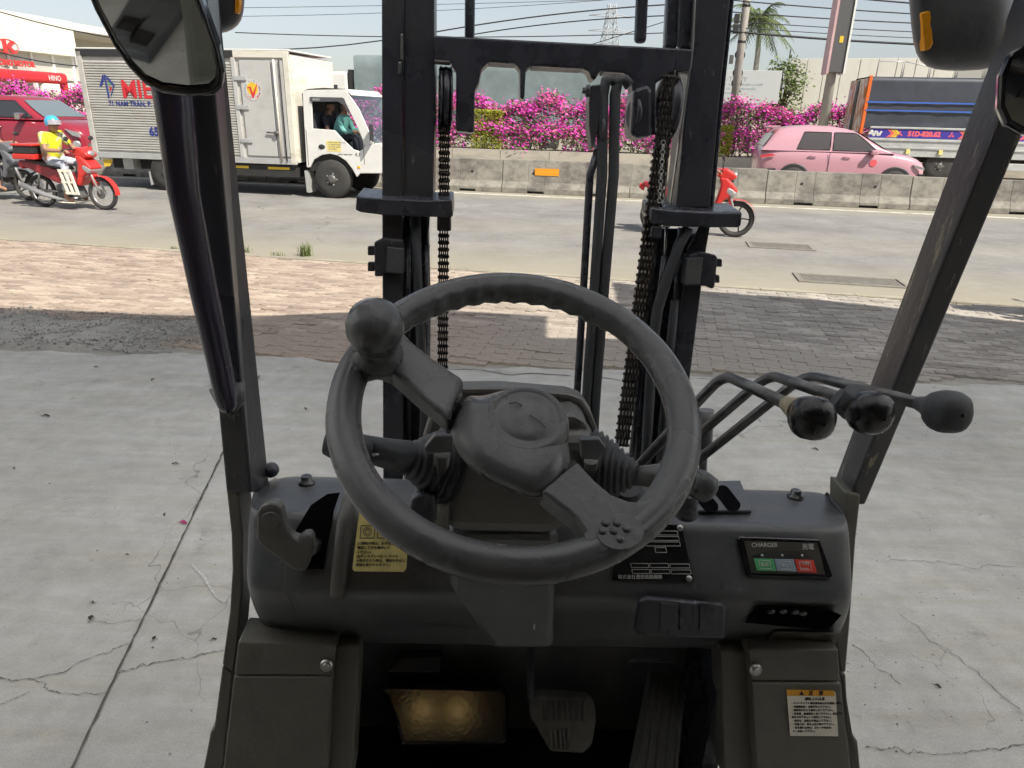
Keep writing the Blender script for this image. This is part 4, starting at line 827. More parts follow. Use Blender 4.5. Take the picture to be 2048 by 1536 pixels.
g = MB(); g.torus(hit(1334, 215, PMt, -.045), (1, .1, 0), .060, .012, 32, 8); g.build('chain_sheave', M['blackworn'], fork)
bar('chain_anchor', [(874, 432), (902, 432), (902, 462), (874, 462)], M['blackworn'], .03, .0, .003); bar('chain_anchor', [(1304, 452), (1326, 453), (1322, 478), (1300, 476)], M['blackworn'], .03, .03, .003)
P = [hit(1327 - 22 * t, 280 + 330 * t, PMt, .03) for t in [i / 34 for i in range(14)]]
g = MB()
for i in range(13): g.torus((P[i] + P[i + 1]) / 2, ((1, .2, 0) if i % 2 else (.2, 1, 0)), .0045, .001, 10, 5)
g.build('safety_chain', M['steel'], fork)

# ------------------------------------------------------------------ background: materials
M['white'] = mat('white_paint', (.74, .74, .70), .35, var=.06, vscale=3, coat=.2)
M['dirtywhite'] = ruststain('dirty_white', (.70, .67, .58), (.46, .40, .29), (.8, .8, 2.5), .52, .72, .6)
M['boxalu'] = ruststain('weathered_aluminium', (.52, .51, .47), (.40, .385, .34), (1.5, 1.5, 5), .45, .7, .45)
M['boxdoor'] = ruststain('grey_box_door', (.50, .50, .48), (.40, .385, .34), (1.2, 1.2, 2), .5, .75, .5)
M['tyre'] = mat('tyre_rubber', (.045, .044, .042), .85, var=.25, vscale=12)
M['wheelgrey'] = mat('wheel_steel', (.13, .13, .125), .5, metal=.3, var=.3, vscale=20)
M['alloy'] = mat('alloy', (.5, .5, .5), .35, metal=.6)
M['underb'] = mat('underbody', (.03, .03, .03), .8, var=.3, vscale=6)
M['yellow'] = mat('yellow_tape', (.75, .50, .04), .6)
M['glass'] = glassmat('clear_glass', (.80, .87, .88), .30)
M['darkglass'] = mat('dark_glass', (.04, .045, .05), .08, coat=.5)
M['skin'] = mat('skin', (.36, .20, .13), .6); M['hair'] = mat('black_hair', (.015, .013, .012), .6)
M['teal'] = mat('teal_shirt', (.16, .42, .38), .85, var=.15, vscale=15); M['darkcloth'] = mat('dark_cloth', (.035, .037, .05), .9)
M['denim'] = ruststain('washed_denim', (.36, .40, .47), (.60, .62, .66), (12, 12, 12), .45, .62, .9)
M['hiviz'] = ruststain('yellow_shirt', (.72, .70, .02), (.50, .50, .46), (7, 3, 5), .52, .56, .8)
M['redplastic'] = mat('red_fairing', (.60, .035, .03), .3, coat=.4); M['darkred'] = mat('dark_red_fairing', (.28, .02, .03), .3, coat=.4)
M['blkplastic'] = mat('black_trim', (.03, .03, .032), .5); M['greyplastic'] = mat('grey_fairing', (.13, .135, .15), .35, coat=.3)
M['chrome'] = mat('chrome', (.6, .6, .6), .2, metal=1.0)
M['maroon'] = mat('maroon_paint', (.30, .025, .045), .28, coat=.6); M['pinkcar'] = mat('pale_pink_paint', (.54, .29, .34), .25, coat=.7)
M['navy'] = mat('navy_print', (.03, .045, .22), .6); M['redprint'] = mat('red_print', (.62, .03, .04), .6); M['bluecloth'] = mat('blue_line', (.04, .13, .50), .7)
M['tarp'] = mat('dark_tarp', (.045, .052, .068), .55, bump=.5, bscale=6, var=.2, vscale=2); M['greytarp'] = mat('grey_green_tarp', (.20, .25, .255), .5, bump=.7, bscale=3.5, var=.18, vscale=1.5)
M['galvb'] = mat('pale_galvanised', (.50, .51, .50), .45, metal=.3, var=.15, vscale=3)
M['purple'] = mat('blue_sign_panel', (.05, .035, .30), .5); M['pinkletter'] = mat('red_letter', (.75, .12, .14), .5); M['orangestripe'] = mat('orange_post', (.70, .14, .02), .6)
M['peel'] = ruststain('peeling_orange_paint', (.68, .66, .62), (.52, .22, .08), (6, 6, 2), .48, .53, .7)
M['barrier'] = ruststain('stained_barrier_concrete', (.29, .272, .235), (.135, .125, .11), (2.2, 2.2, 3.0), .42, .62, .9)
M['orangeplate'] = mat('orange_reflector_plate', (.80, .32, .02), .5)

def text_at(body, p, u, v, h, m, parent, name='lettering', **k):
    u = Vector(u).normalized(); v = Vector(v).normalized(); n = u.cross(v); m4 = Matrix((u, v, n)).transposed().to_4x4(); m4.translation = Vector(p)
    return text_mesh(body, h, m, parent, m4, name, **k)
VA = rad(-10.5)
def wheel(parent, x, y, r, wd, rimr, m_rim, side=-1, spokes=0, name='wheel'):
    """axle along y; outer face on the side given"""
    w_ = empty(name); w_.parent = parent; w_.location = (x, y, r)
    g = MB(); g.lathe([(rimr, -wd / 2), (r * .93, -wd / 2), (r, -wd * .36), (r, wd * .36), (r * .93, wd / 2), (rimr, wd / 2)], (0, 0, 0), (0, 1, 0), 32); g.build('tyre', M['tyre'], w_)
    g = MB(); s = side
    if spokes:
        g.torus((0, s * wd * .35, 0), (0, 1, 0), rimr * .95, rimr * .07, 32, 6)
        for k in range(spokes):
            t = 2 * math.pi * k / spokes; g.hexa([(math.cos(t) * .02 - math.sin(t) * q * .035, s * wd * .30 + e, math.sin(t) * .02 + math.cos(t) * q * .035) if f == 0 else (math.cos(t) * rimr * .95 - math.sin(t) * q * .03, s * wd * .36 + e, math.sin(t) * rimr * .95 + math.cos(t) * q * .03) for f in (0, 1) for q, e in ((-1, -.01), (1, -.01), (1, .01), (-1, .01))])
        g.lathe([(.05, -.02), (.05, .02)], (0, s * wd * .33, 0), (0, s, 0), 12)
        g.build('rim', m_rim, w_); g = MB(); g.lathe([(rimr * .98, -.01), (rimr * .98, .01)], (0, 0, 0), (0, 1, 0), 24); g.build('rim_back', M['underb'], w_)
    else:
        g.lathe([(rimr, -.02), (rimr, .02), (rimr * .9, .005), (rimr * .72, -.01), (rimr * .66, .015), (rimr * .4, .03), (rimr * .38, .055), (rimr * .2, .06)], (0, s * wd * .38, 0), (0, s, 0), 24)
        g.build('rim', m_rim, w_)
        for k in range(5):
            t = 2 * math.pi * k / 5; g = MB(); g.cyl((math.cos(t) * rimr * .53, s * wd * .38, math.sin(t) * rimr * .53), (math.cos(t) * rimr * .53, s * (wd * .38 + .035), math.sin(t) * rimr * .53), .018, 6); g.build('wheel_nut', M['alloy'], w_)
    return w_
def P2(poly, y): return [(x, y, z) for x, z in poly]

# ------------------------------------------------------------------ people
def skinned(name, joints, edges, m, parent, sub=1):
    me = bpy.data.meshes.new(name); me.from_pydata([p for p, r in joints], edges, []); me.materials.append(m)
    o = bpy.data.objects.new(name, me); col.objects.link(o); o.parent = parent
    sk = o.modifiers.new('skin', 'SKIN'); sk.use_smooth_shade = True
    for i, (p, r) in enumerate(joints):
        d = me.skin_vertices[0].data[i]; d.radius = r if hasattr(r, '__len__') else (r, r)
    me.skin_vertices[0].data[0].use_root = True
    s = o.modifiers.new('sub', 'SUBSURF'); s.levels = sub; s.render_levels = sub
    return o
def person(J, label, shirt, trousers, parent=None, head_yaw=0.0, sleeves='short', hat=None):
    """J: joints in world-like local frame; sides L/R"""
    root = empty('person', (0, 0, 0), 0, label, 'person')
    if parent: root.matrix_world = parent.matrix_world.copy() if False else Matrix.Translation(parent.location) @ Matrix.Rotation(parent.rotation_euler.z, 4, 'Z')
    V = lambda k: Vector(J[k])
    j = []; e = []
    def ad(p, r, frm=None):
        j.append((tuple(p), r)); i = len(j) - 1
        if frm is not None: e.append((frm, i))
        return i
    pel = ad(V('pelvis'), (.13, .15)); bel = ad(V('pelvis').lerp(V('chest'), .5), (.115, .145), pel); chs = ad(V('chest'), (.12, .16), bel); nk = ad(V('neck'), .055, chs); hb = ad(V('neck').lerp(V('head'), .55), .055, nk)
    for s in 'LR':
        sh = ad(V('sh' + s), .058, chs); el = ad(V('el' + s), .043, sh); wr = ad(V('wr' + s), .03, el); pa = ad(V('pa' + s), (.022, .036), wr)
        d = (V('pa' + s) - V('wr' + s)).normalized(); sd = d.cross(Vector((0, 0, 1))).normalized(); dn = Vector((0, 0, -1))
        for q in range(4):
            base = V('pa' + s) + sd * (.027 - .018 * q); k1 = ad(base + d * .045, .009, pa); k2 = ad(base + d * (.07 - .004 * abs(q - 1.5)) + dn * .022, .008, k1); ad(base + d * (.062) + dn * .045, .007, k2)
        t1 = ad(V('wr' + s).lerp(V('pa' + s), .6) + sd * (.038 if s == 'R' else -.038) + dn * .02, .010, pa); ad(V('pa' + s) + sd * (.03 if s == 'R' else -.03) + dn * .045 + d * .02, .008, t1)
        hp = ad(V('hip' + s), .085, pel); kn = ad(V('kn' + s), .06, hp); an = ad(V('an' + s), .038, kn); toe = ad(V('toe' + s), (.03, .04), an)
    body = skinned('body', j, e, M['skin'], root)
    # head with face
    hd = V('head'); g = MB(); rows = []
    prof = [(0.0, -.125, .0), (.035, -.118, .012), (.055, -.095, .014), (.066, -.06, .008), (.074, -.02, .0), (.078, .02, -.004), (.076, .06, -.008), (.062, .095, -.01), (.036, .115, -.01), (.0, .122, -.01)]
    for r_, z, xo in prof:
        row = []
        for k in range(20):
            t = 2 * math.pi * k / 20; x = r_ * 1.18 * math.cos(t) + xo; y = r_ * math.sin(t)
            if abs(t) < .2 or abs(t - 2 * math.pi) < .2:
                if -.05 < z < .01: x += .022
            if .25 < min(t, 2 * math.pi - t) < .7 and -.01 < z < .03: x -= .008
            row.append((x, y, z))
        rows.append(row)
    g.M = Matrix.Translation(hd) @ Matrix.Rotation(head_yaw, 4, 'Z'); g.grid(rows, True, True)
    for s in (-1, 1): g.ball((-.01, s * .08, -.015), (.02, .01, .032), 8, 6)
    h = g.build('head', M['skin'], body, sub=1)
    for s in (-1, 1): g = MB(); g.M = Matrix.Translation(hd) @ Matrix.Rotation(head_yaw, 4, 'Z'); g.ball((.078, s * .032, .012), (.008, .012, .008), 8, 6); g.build('eye', M['hair'], body)
    g = MB(); g.M = Matrix.Translation(hd) @ Matrix.Rotation(head_yaw, 4, 'Z'); g.ball((.084, 0, -.068), (.006, .02, .005), 8, 5); g.build('mouth', M['darkred'], body)
    if hat != 'helmet':
        g = MB(); g.M = Matrix.Translation(hd) @ Matrix.Rotation(head_yaw, 4, 'Z')
        g.grid([[(math.cos(t) * rr * 1.2 - .012, math.sin(t) * rr, z + (.03 * max(0, math.cos(t)) if z < .08 else 0)) for t in [2 * math.pi * k / 18 for k in range(18)]] for rr, z in ((.083, .0), (.086, .04), (.083, .08), (.06, .118), (.03, .132), (.002, .135))], True, True); g.build('hair', M['hair'], root)
    if hat == 'cap':
        g = MB(); g.M = Matrix.Translation(hd) @ Matrix.Rotation(head_yaw, 4, 'Z'); g.lathe([(.096, .03), (.097, .07), (.085, .115), (.05, .138), (.002, .143)], (0, 0, 0), (0, 0, 1), 18, 1.1); g.prism([(.07, -.07, .04), (.15, -.05, .03), (.165, 0, .028), (.15, .05, .03), (.07, .07, .04)], (0, 0, .008)); g.build('cap', M['darkcloth'], root)
    # shirt and trousers over the body
    j = []; e = []
    a = ad(V('pelvis') + (V('pelvis') - V('chest')) * .12, (.155, .185)); b_ = ad(V('pelvis').lerp(V('chest'), .5), (.145, .175), a); c = ad(V('chest'), (.14, .18), b_); n_ = ad(V('chest').lerp(V('neck'), .75), (.075, .08), c)
    for s in 'LR':
        sh = ad(V('sh' + s), .075, c); f = .75 if sleeves == 'short' else 1.0; el = ad(V('sh' + s).lerp(V('el' + s), f), .066, sh)
        if sleeves == 'long': ad(V('wr' + s), .045, el)
    skinned('shirt', j, e, shirt, root)
    j = []; e = []
    a = ad(V('pelvis'), (.14, .16)); ad(V('pelvis').lerp(V('chest'), .2), (.135, .155), a)
    for s in 'LR':
        hp = ad(V('hip' + s), .098, a); kn = ad(V('kn' + s), .078, hp); ad(V('kn' + s).lerp(V('an' + s), .82), .062, kn)
    skinned('trousers', j, e, trousers, root)
    return root
def seated(x, z, yc=0.0, lean=.08, hand=(.55, .30), foot=(.42, -.50), knee=(.42, .0), hw=.20, kw=.13, y0=0.0):
    """joints of a seated figure facing +x; x,z = pelvis"""
    J = {'pelvis': (x, yc, z), 'chest': (x + lean, yc, z + .36), 'neck': (x + lean * 1.25, yc, z + .50), 'head': (x + lean * 1.5 + .03, yc, z + .66)}
    for s, q in (('L', 1), ('R', -1)):
        J['sh' + s] = (x + lean * 1.1, yc + q * .19, z + .42); J['wr' + s] = (x + hand[0] - .06, yc + q * hw, z + hand[1] + .0)
        J['pa' + s] = (x + hand[0], yc + q * hw, z + hand[1]); sh = Vector(J['sh' + s]); wr = Vector(J['wr' + s]); J['el' + s] = tuple((sh + wr) / 2 + Vector((-.06, q * .10, -.12)))
        J['hip' + s] = (x + .04, yc + q * .10, z - .01); J['kn' + s] = (x + knee[0], yc + q * kw, z + knee[1]); J['an' + s] = (x + foot[0], yc + q * kw, z + foot[1]); J['toe' + s] = (x + foot[0] + .15, yc + q * kw, z + foot[1] - .05)
    return J

# ------------------------------------------------------------------ motorbikes: origin under the front axle, nose along +x
def motorbike(name, o, rz, label, main, second, scooter=False, box=False, alloy=False):
    e = empty(name, o, rz, label, 'motorbike'); WB = 1.24
    for x in (0, -WB):
        w_ = empty('wheel'); w_.parent = e; w_.location = (x, 0, .285)
        g = MB(); g.torus((0, 0, 0), (0, 1, 0), .247, .038, 36, 10); g.build('tyre', M['tyre'], w_)
        g = MB(); g.torus((0, 0, 0), (0, 1, 0), .212, .012, 36, 6); g.lathe([(.035, -.05), (.035, .05)], (0, 0, 0), (0, 1, 0), 12)
        if alloy:
            for k in range(5): t = 2 * math.pi * k / 5; g.tube([(.03 * math.cos(t), 0, .03 * math.sin(t)), (.12 * math.cos(t + .12), 0, .12 * math.sin(t + .12)), (.212 * math.cos(t), 0, .212 * math.sin(t))], .013, 6)
        else:
            for k in range(20): t = 2 * math.pi * k / 20; g.tube([(.03 * math.cos(t + .5), .03 * (-1) ** k, .03 * math.sin(t + .5)), (.212 * math.cos(t), 0, .212 * math.sin(t))], .0025, 4, False)
        g.build('rim', M['blkplastic'] if alloy else M['alloy'], w_)
        g = MB(); g.lathe([(.075, 0), (.085, .004), (.075, .008)], (0, -.045, 0), (0, -1, 0), 18); g.build('brake_disc', M['wheelgrey'], w_)
    for s in (-1, 1): g = MB(); g.tube([(0, s * .065, .285), (-.11, s * .065, .58), (-.2, s * .06, .82)], .019, 8); g.build('fork_leg', M['alloy'], e)
    g = MB()
    rows = []
    for k in range(9):
        t = rad(-5 + k * 17); rows.append([(.30 * math.cos(t) + .0, y, .30 * math.sin(t) + .29 + (.012 if y == 0 else 0)) for y in (-.062, -.045, 0, .045, .062)])
    g.grid(rows); g.build('front_fender', main, e)
    g = MB(); g.prism(P2([(-.06, .47), (-.10, .40), (-.15, .55), (-.22, .70), (-.16, .74), (-.10, .62)], -.075), (0, .15, 0)); g.build('fork_cover', main, e, .02)
    # leg shield and front cowl
    g = MB(); g.prism(P2([(-.08, .68), (-.02, .73), (-.12, .84), (-.22, .93), (-.34, .93), (-.30, .80), (-.34, .60), (-.40, .44), (-.33, .40), (-.24, .56)], -.15), (0, .30, 0)); g.build('leg_shield', main, e, .05, seg=3)
    g = MB(); g.prism(P2([(-.10, .62), (-.04, .70), (-.10, .76), (-.20, .80), (-.22, .70)], -.157), (0, .314, 0)); g.build('cowl_trim', second, e, .03)
    g = MB(); g.prism(P2([(-.10, .99), (-.06, .93), (-.14, .88), (-.30, .90), (-.42, .97), (-.40, 1.04), (-.24, 1.07)], -.13), (0, .26, 0)); g.build('headlight_cowl', main, e, .045, seg=3)
    g = MB(); g.ball((-.10, 0, .965), (.04, .09, .05), 12, 8); g.build('headlight', M['glass'] if False else M['alloy'], e)
    for s in (-1, 1):
        g = MB(); g.tube([(-.28, s * .08, 1.02), (-.34, s * .22, 1.04), (-.40, s * .33, 1.02)], .013, 8); g.build('handlebar', M['blkplastic'], e)
        g = MB(); g.tube([(-.30, s * .2, 1.05), (-.30, s * .27, 1.17)], .006, 6); g.ball((-.30, s * .29, 1.21), (.015, .06, .04), 10, 8); g.build('mirror', M['blkplastic'], e)
    # tail, seat, underframe
    g = MB(); g.prism(P2([(-.45, .42), (-.52, .62), (-.70, .66), (-1.30, .80), (-1.52, .82), (-1.50, .74), (-1.20, .62), (-.85, .46), (-.6, .40)], -.12), (0, .24, 0)); g.build('side_fairing', M['darkred'] if main is M['redplastic'] else main, e, .03, seg=3)
    g = MB(); g.prism(P2([(-.55, .67), (-.62, .74), (-.85, .765), (-1.2, .83), (-1.40, .85), (-1.38, .79), (-1.0, .71)], -.115), (0, .23, 0)); g.build('seat', M['blkplastic'], e, .03, seg=3)
    g = MB(); g.prism(P2([(-.42, .40), (-.36, .20), (-.60, .14), (-.88, .20), (-.86, .42), (-.6, .44)], -.10), (0, .20, 0)); g.build('engine', M['wheelgrey'], e, .03)
    g = MB(); g.tube([(-.45, -.10, .2), (-.75, -.15, .17), (-1.05, -.16, .24), (-1.5, -.17, .40)], .035, 10, rs=[.018, .025, .042, .045]); g.build('exhaust', M['alloy'], e)
    for s in (-1, 1): g = MB(); g.tube([(-.75, s * .09, .30), (-1.24, s * .09, .285)], .02, 6); g.tube([(-1.24, s * .1, .30), (-1.12, s * .1, .68)], .018, 8); g.build('swing_arm', M['wheelgrey'], e)
    g = MB(); g.tube([(-.72, -.26, .16), (-.72, .26, .16)], .012, 6); g.build('footpeg', M['blkplastic'], e)
    g = MB(); g.prism(P2([(-1.48, .76), (-1.56, .78), (-1.58, .72), (-1.50, .66)], -.07), (0, .14, 0)); g.build('tail_light', M['redprint'], e, .01)
    g = MB(); rows = []
    for k in range(7):
        t = rad(40 + k * 20); rows.append([(-WB + .32 * math.cos(t), y, .30 + .32 * math.sin(t)) for y in (-.06, 0, .06)])
    g.grid(rows); g.build('rear_fender', M['blkplastic'], e)
    if scooter:
        g = MB(); g.prism(P2([(-.36, .16), (-.36, .30), (-.62, .30), (-.75, .52), (-1.25, .66), (-1.45, .72), (-1.3, .50), (-.95, .22), (-.6, .14)], -.17), (0, .34, 0)); g.build('body_panel', second, e, .04, seg=3)
    if box:
        b_ = empty('delivery_box'); b_.parent = e
        for nm, z0, z1, ins, m in (('box_base', .84, .93, .0, 'redplastic'), ('box_middle', .93, 1.06, .02, 'blkplastic'), ('box_lid', 1.06, 1.10, .0, 'redplastic')):
            g = MB(); g.box((-1.50 + ins, -.24 + ins, z0), (-1.06 - ins, .24 - ins, z1)); g.build(nm, M[m], b_, .015)
        sf = empty('carrier_frame'); sf.parent = e      # pale frame carried ahead of the knee
        for x0, x1, z0, z1 in ((-.60, -.36, .66, .70), (-.52, -.28, .28, .32), (-.565, -.325, .47, .50)):
            g = MB(); g.prism([(x0, -.27, z0), (x1, -.27, z0), (x1 - .01, -.27, z1), (x0 - .01, -.27, z1)], (0, .03, 0)); g.build('rail', M['cream'], sf)
        for xa, xb in ((-.60, -.50), (-.50, -.40), (-.40, -.30)):
            g = MB(); g.prism([(xa, -.272, .70), (xa + .04, -.272, .70), (xb + .04, -.272, .28), (xb, -.272, .28)], (0, .03, 0)); g.build('upright', M['cream'], sf)
    return e
p = gz(212, 420); b1 = motorbike('motorbike', p, VA, 'red motorbike with delivery box ridden past the pickup truck', M['redplastic'], M['alloy'], box=True)
J = seated(-.92, .84, lean=.07, hand=(.53, .17), foot=(.30, -.64), knee=(.40, -.06), hw=.27, kw=.17)
J['head'] = (-.75, -.01, 1.43); J['neck'] = (-.80, 0, 1.30)
r1 = person(J, 'rider in a yellow patterned shirt, jeans and blue helmet on the red motorbike', M['hiviz'], M['denim'], b1, head_yaw=-.35, hat='helmet')
hm = empty('helmet', (0, 0, 0)); hm.matrix_world = r1.matrix_world; tag(hm, 'sky blue open-face helmet on the rider in yellow', 'helmet')
g = MB(); g.M = Matrix.Translation((-.75, -.01, 1.43)) @ Matrix.Rotation(-.35, 4, 'Z'); g.grid([[(math.cos(t) * rr * 1.15 - .008, math.sin(t) * rr, z + (.035 * max(0, math.cos(t)) if z < .03 else 0)) for t in [2 * math.pi * k / 20 for k in range(20)]] for rr, z in ((.108, -.025), (.115, .02), (.113, .06), (.098, .105), (.065, .135), (.03, .148), (.002, .15))], True, True); g.build('helmet_shell', mat('helmet_blue', (.06, .42, .72), .25, coat=.5), hm)
g = MB(); g.M = Matrix.Translation((-.75, -.01, 1.43)) @ Matrix.Rotation(-.35, 4, 'Z'); g.grid([[(math.cos(t) * rr * 1.18, math.sin(t) * rr, z) for t in [-1.1 + 2.2 * k / 12 for k in range(13)]] for rr, z in ((.122, .075), (.13, .03), (.135, .0))], True); g.build('visor', mat('smoke_visor', (.35, .33, .36), .15, coat=.5), hm)
for s in 'LR':
    a = Vector(J['an' + s]); g = MB(); g.hexa([(a.x - .09, a.y - .045, a.z - .085), (a.x + .19, a.y - .05, a.z - .085), (a.x + .19, a.y + .05, a.z - .085), (a.x - .09, a.y + .045, a.z - .085), (a.x - .09, a.y - .045, a.z - .065), (a.x + .19, a.y - .05, a.z - .065), (a.x + .19, a.y + .05, a.z - .065), (a.x - .09, a.y + .045, a.z - .065)]); g.build('sandal', M['cream'], r1, .01)
p = gz(42, 392); p2 = gz(66, 398); b2 = motorbike('motorbike', Vector((-9.42, 14.05, 0)), VA, 'dark grey scooter cut off by the left edge of the photo', M['greyplastic'], mat('scooter_panel', (.05, .055, .065), .4, coat=.3), scooter=True, alloy=True)
J = seated(-.85, .80, lean=.02, hand=(.48, .25), foot=(.38, -.55), knee=(.40, .02), hw=.28, kw=.16); person(J, 'rider in dark trousers on the grey scooter at the left edge', M['bluegrey'], M['darkcloth'], b2, hat='cap')
p = gz(1467, 474); b3 = motorbike('motorbike', p, VA - .05, 'red and silver motorbike half hidden behind the right mast rail', M['redplastic'], M['alloy'], alloy=True)
J = seated(-.88, .82, lean=.10, hand=(.50, .20), foot=(.32, -.60), knee=(.40, -.04), hw=.27, kw=.16); person(J, 'rider in a red jacket hidden behind the right mast rail', mat('red_jacket', (.55, .09, .04), .8), M['darkcloth'], b3, sleeves='long', hat='cap')
p = gz(2046, 640); b4 = motorbike('motorbike', Vector((p.x + 1.53, p.y - .18, 0)), rad(-4), 'parked motorbike whose rear tyre shows at the right edge', M['greyplastic'], M['blkplastic'], alloy=True)

# ------------------------------------------------------------------ delivery box truck (origin under the front near wheel, side plane y=0)
p = gz(660, 397); tr = empty('box_truck', p, VA, 'white cab delivery truck with ribbed grey box body', 'truck')
bx = empty('cargo_box'); bx.parent = tr
X0, X1, XD, Z0, Z1, BW = -5.58, -.70, -1.92, .70, 2.86, 2.05
g = MB(); g.box((X0 + .05, .03, Z0), (X1 - .03, BW, Z1 - .05)); g.build('box_core', M['boxalu'], bx)
n = int((Z1 - .20 - (Z0 + .12)) / .052)
for i in range(n):
    z = Z0 + .12 + i * .052; g = MB(); g.hexa([(X0 + .14, .03, z), (XD - .06, .03, z), (XD - .06, .031, z + .01), (X0 + .14, .031, z + .01), (X0 + .14, .006, z + .012), (XD - .06, .006, z + .012), (XD - .06, .006, z + .036), (X0 + .14, .006, z + .036)])
    g = MB(); g.prism([(X0 + .14, .034, z), (X0 + .14, .004, z + .010), (X0 + .14, .004, z + .034), (X0 + .14, .034, z + .046)], (XD - .06 - X0 - .14, 0, 0)); g.build('rib', M['boxalu'], bx)
for a, b_, m in (((X0, -.012, Z0 - .10), (X0 + .12, .05, Z1 - .04), 'boxalu'), ((X0, -.012, Z1 - .14), (XD, .05, Z1), 'blkplastic'), ((XD, -.012, Z1 - .13), (X1, .05, Z1), 'dirtywhite'), ((X0, -.014, Z0 - .04), (X1, .05, Z0 + .08), 'galvb'), ((X1 - .12, -.016, Z0 - .02), (X1, .06, Z1 - .02), 'dirtywhite'), ((XD - .06, -.014, Z0 + .08), (XD + .03, .05, Z1 - .13), 'boxdoor')):
    g = MB(); g.box(a, b_); g.build('edge_rail', M[m], bx, .006)
g = MB(); g.box((X1 - .03, .06, Z0), (X1 + .03, BW, Z1 - .08)); g.build('box_front_panel', M['dirtywhite'], bx, .01)
g = MB(); g.box((X0, -.012, Z1 - .002), (X1 + .02, BW, Z1 + .03)); g.build('box_roof', M['white'], bx, .01)
d = MB(); d.box((XD + .12, -.004, Z0 + .12), (-1.12, .03, Z1 - .18)); dr = d.build('side_door', M['boxdoor'], bx, .006)
g = MB(); g.box((-1.10, -.004, Z0 + .12), (X1 - .13, .03, Z1 - .18)); g.build('side_door', M['boxdoor'], bx, .006)
for z in (Z0 + .42, Z0 + 1.08, Z1 - .52): g = MB(); g.box((XD - .02, -.03, z - .045), (XD + .26, -.005, z + .045)); g.build('hinge', M['galvb'], dr, .008)
for x, m in ((-1.02, 'dirtywhite'), (-.90, 'underb')): g = MB(); g.tube([(x, -.03, Z0 + .02), (x, -.03, Z1 - .16)], .022 if m != 'underb' else .012, 8); g.build('lock_rod', M[m], dr)
g = MB(); g.tube([(-1.30, -.04, 1.30), (-1.05, -.045, 1.29)], .016, 8); g.ball((-1.08, -.05, 1.29), (.06, .03, .05), 10, 8); g.build('door_latch', M['wheelgrey'], dr)
g = MB(); g.lathe([(.205, 0), (.205, .003)], (-1.55, -.006, 2.12), (0, -1, 0), 40); rb = g.build('round_badge', M['whiteink'], dr)
g = MB(); g.lathe([(.125, 0), (.125, .002)], (-1.55, -.0095, 2.14), (0, -1, 0), 36); g.build('badge_sun', M['yellow'], rb)
g = MB(); g.prism([(-1.62, -.012, 2.14), (-1.58, -.012, 2.17), (-1.545, -.012, 2.06), (-1.42, -.012, 2.27), (-1.44, -.012, 2.20), (-1.53, -.012, 1.97), (-1.56, -.012, 1.97)], (0, -.002, 0)); g.prism([(-1.66, -.012, 2.17), (-1.58, -.012, 2.19), (-1.58, -.012, 2.16), (-1.66, -.012, 2.15)], (0, -.002, 0)); g.build('badge_tick', M['redprint'], rb)
for i, c_ in enumerate('HÀNG VIỆT NAM'):
    t = rad(205 - i * 19); text_at(c_, (-1.55 + .150 * math.cos(t), -.0105, 2.12 + .150 * math.sin(t)), (math.sin(t), 0, -math.cos(t)), (math.cos(t), 0, math.sin(t)), .038, M['navy'], rb, align='CENTER')
for i, c_ in enumerate('CHẤT LƯỢNG CAO'):
    t = rad(-140 + i * 13); text_at(c_, (-1.55 + .185 * math.cos(t), -.0105, 2.12 + .185 * math.sin(t)), (-math.sin(t), 0, math.cos(t)), (-math.cos(t), 0, -math.sin(t)), .036, M['redprint'], rb, align='CENTER')
UX, UZ = (1, 0, 0), (0, 0, 1)
def flat(name, poly, y, m, par, th=.003): g = MB(); g.prism([(x, y, z) for x, z in poly], (0, -th, 0)); return g.build(name, m, par)
em = flat('emblem_left', [(-5.14, 2.12), (-5.02, 2.36), (-5.00, 2.36), (-5.00, 2.26), (-5.07, 2.14)], -.003, M['navy'], bx)
flat('emblem_stem', [(-4.99, 2.36), (-4.95, 2.36), (-4.93, 1.90), (-4.97, 1.90)], -.003, M['navy'], bx); flat('emblem_right', [(-4.93, 2.36), (-4.76, 2.16), (-4.90, 1.91), (-4.89, 1.97), (-4.80, 2.14), (-4.93, 2.29)], -.003, M['navy'], bx); flat('emblem_diamond', [(-4.90, 2.13), (-4.84, 2.10), (-4.89, 2.02)], -.003, M['redprint'], bx); flat('emblem_chip', [(-4.90, 2.22), (-4.85, 2.18), (-4.90, 2.15)], -.003, M['green'], bx)
text_at('MIẾN BẮC', (-4.62, -.003, 1.92), UX, UZ, .34, M['redprint'], bx, bold=.012)
text_at('71 NAM TRÂN, P. AN HÒA, Q.', (-4.98, -.003, 1.75), UX, UZ, .095, M['navy'], bx, bold=.004); text_at('65C-128.45', (-4.10, -.003, 1.16), UX, UZ, .17, M['navy'], bx, bold=.01)
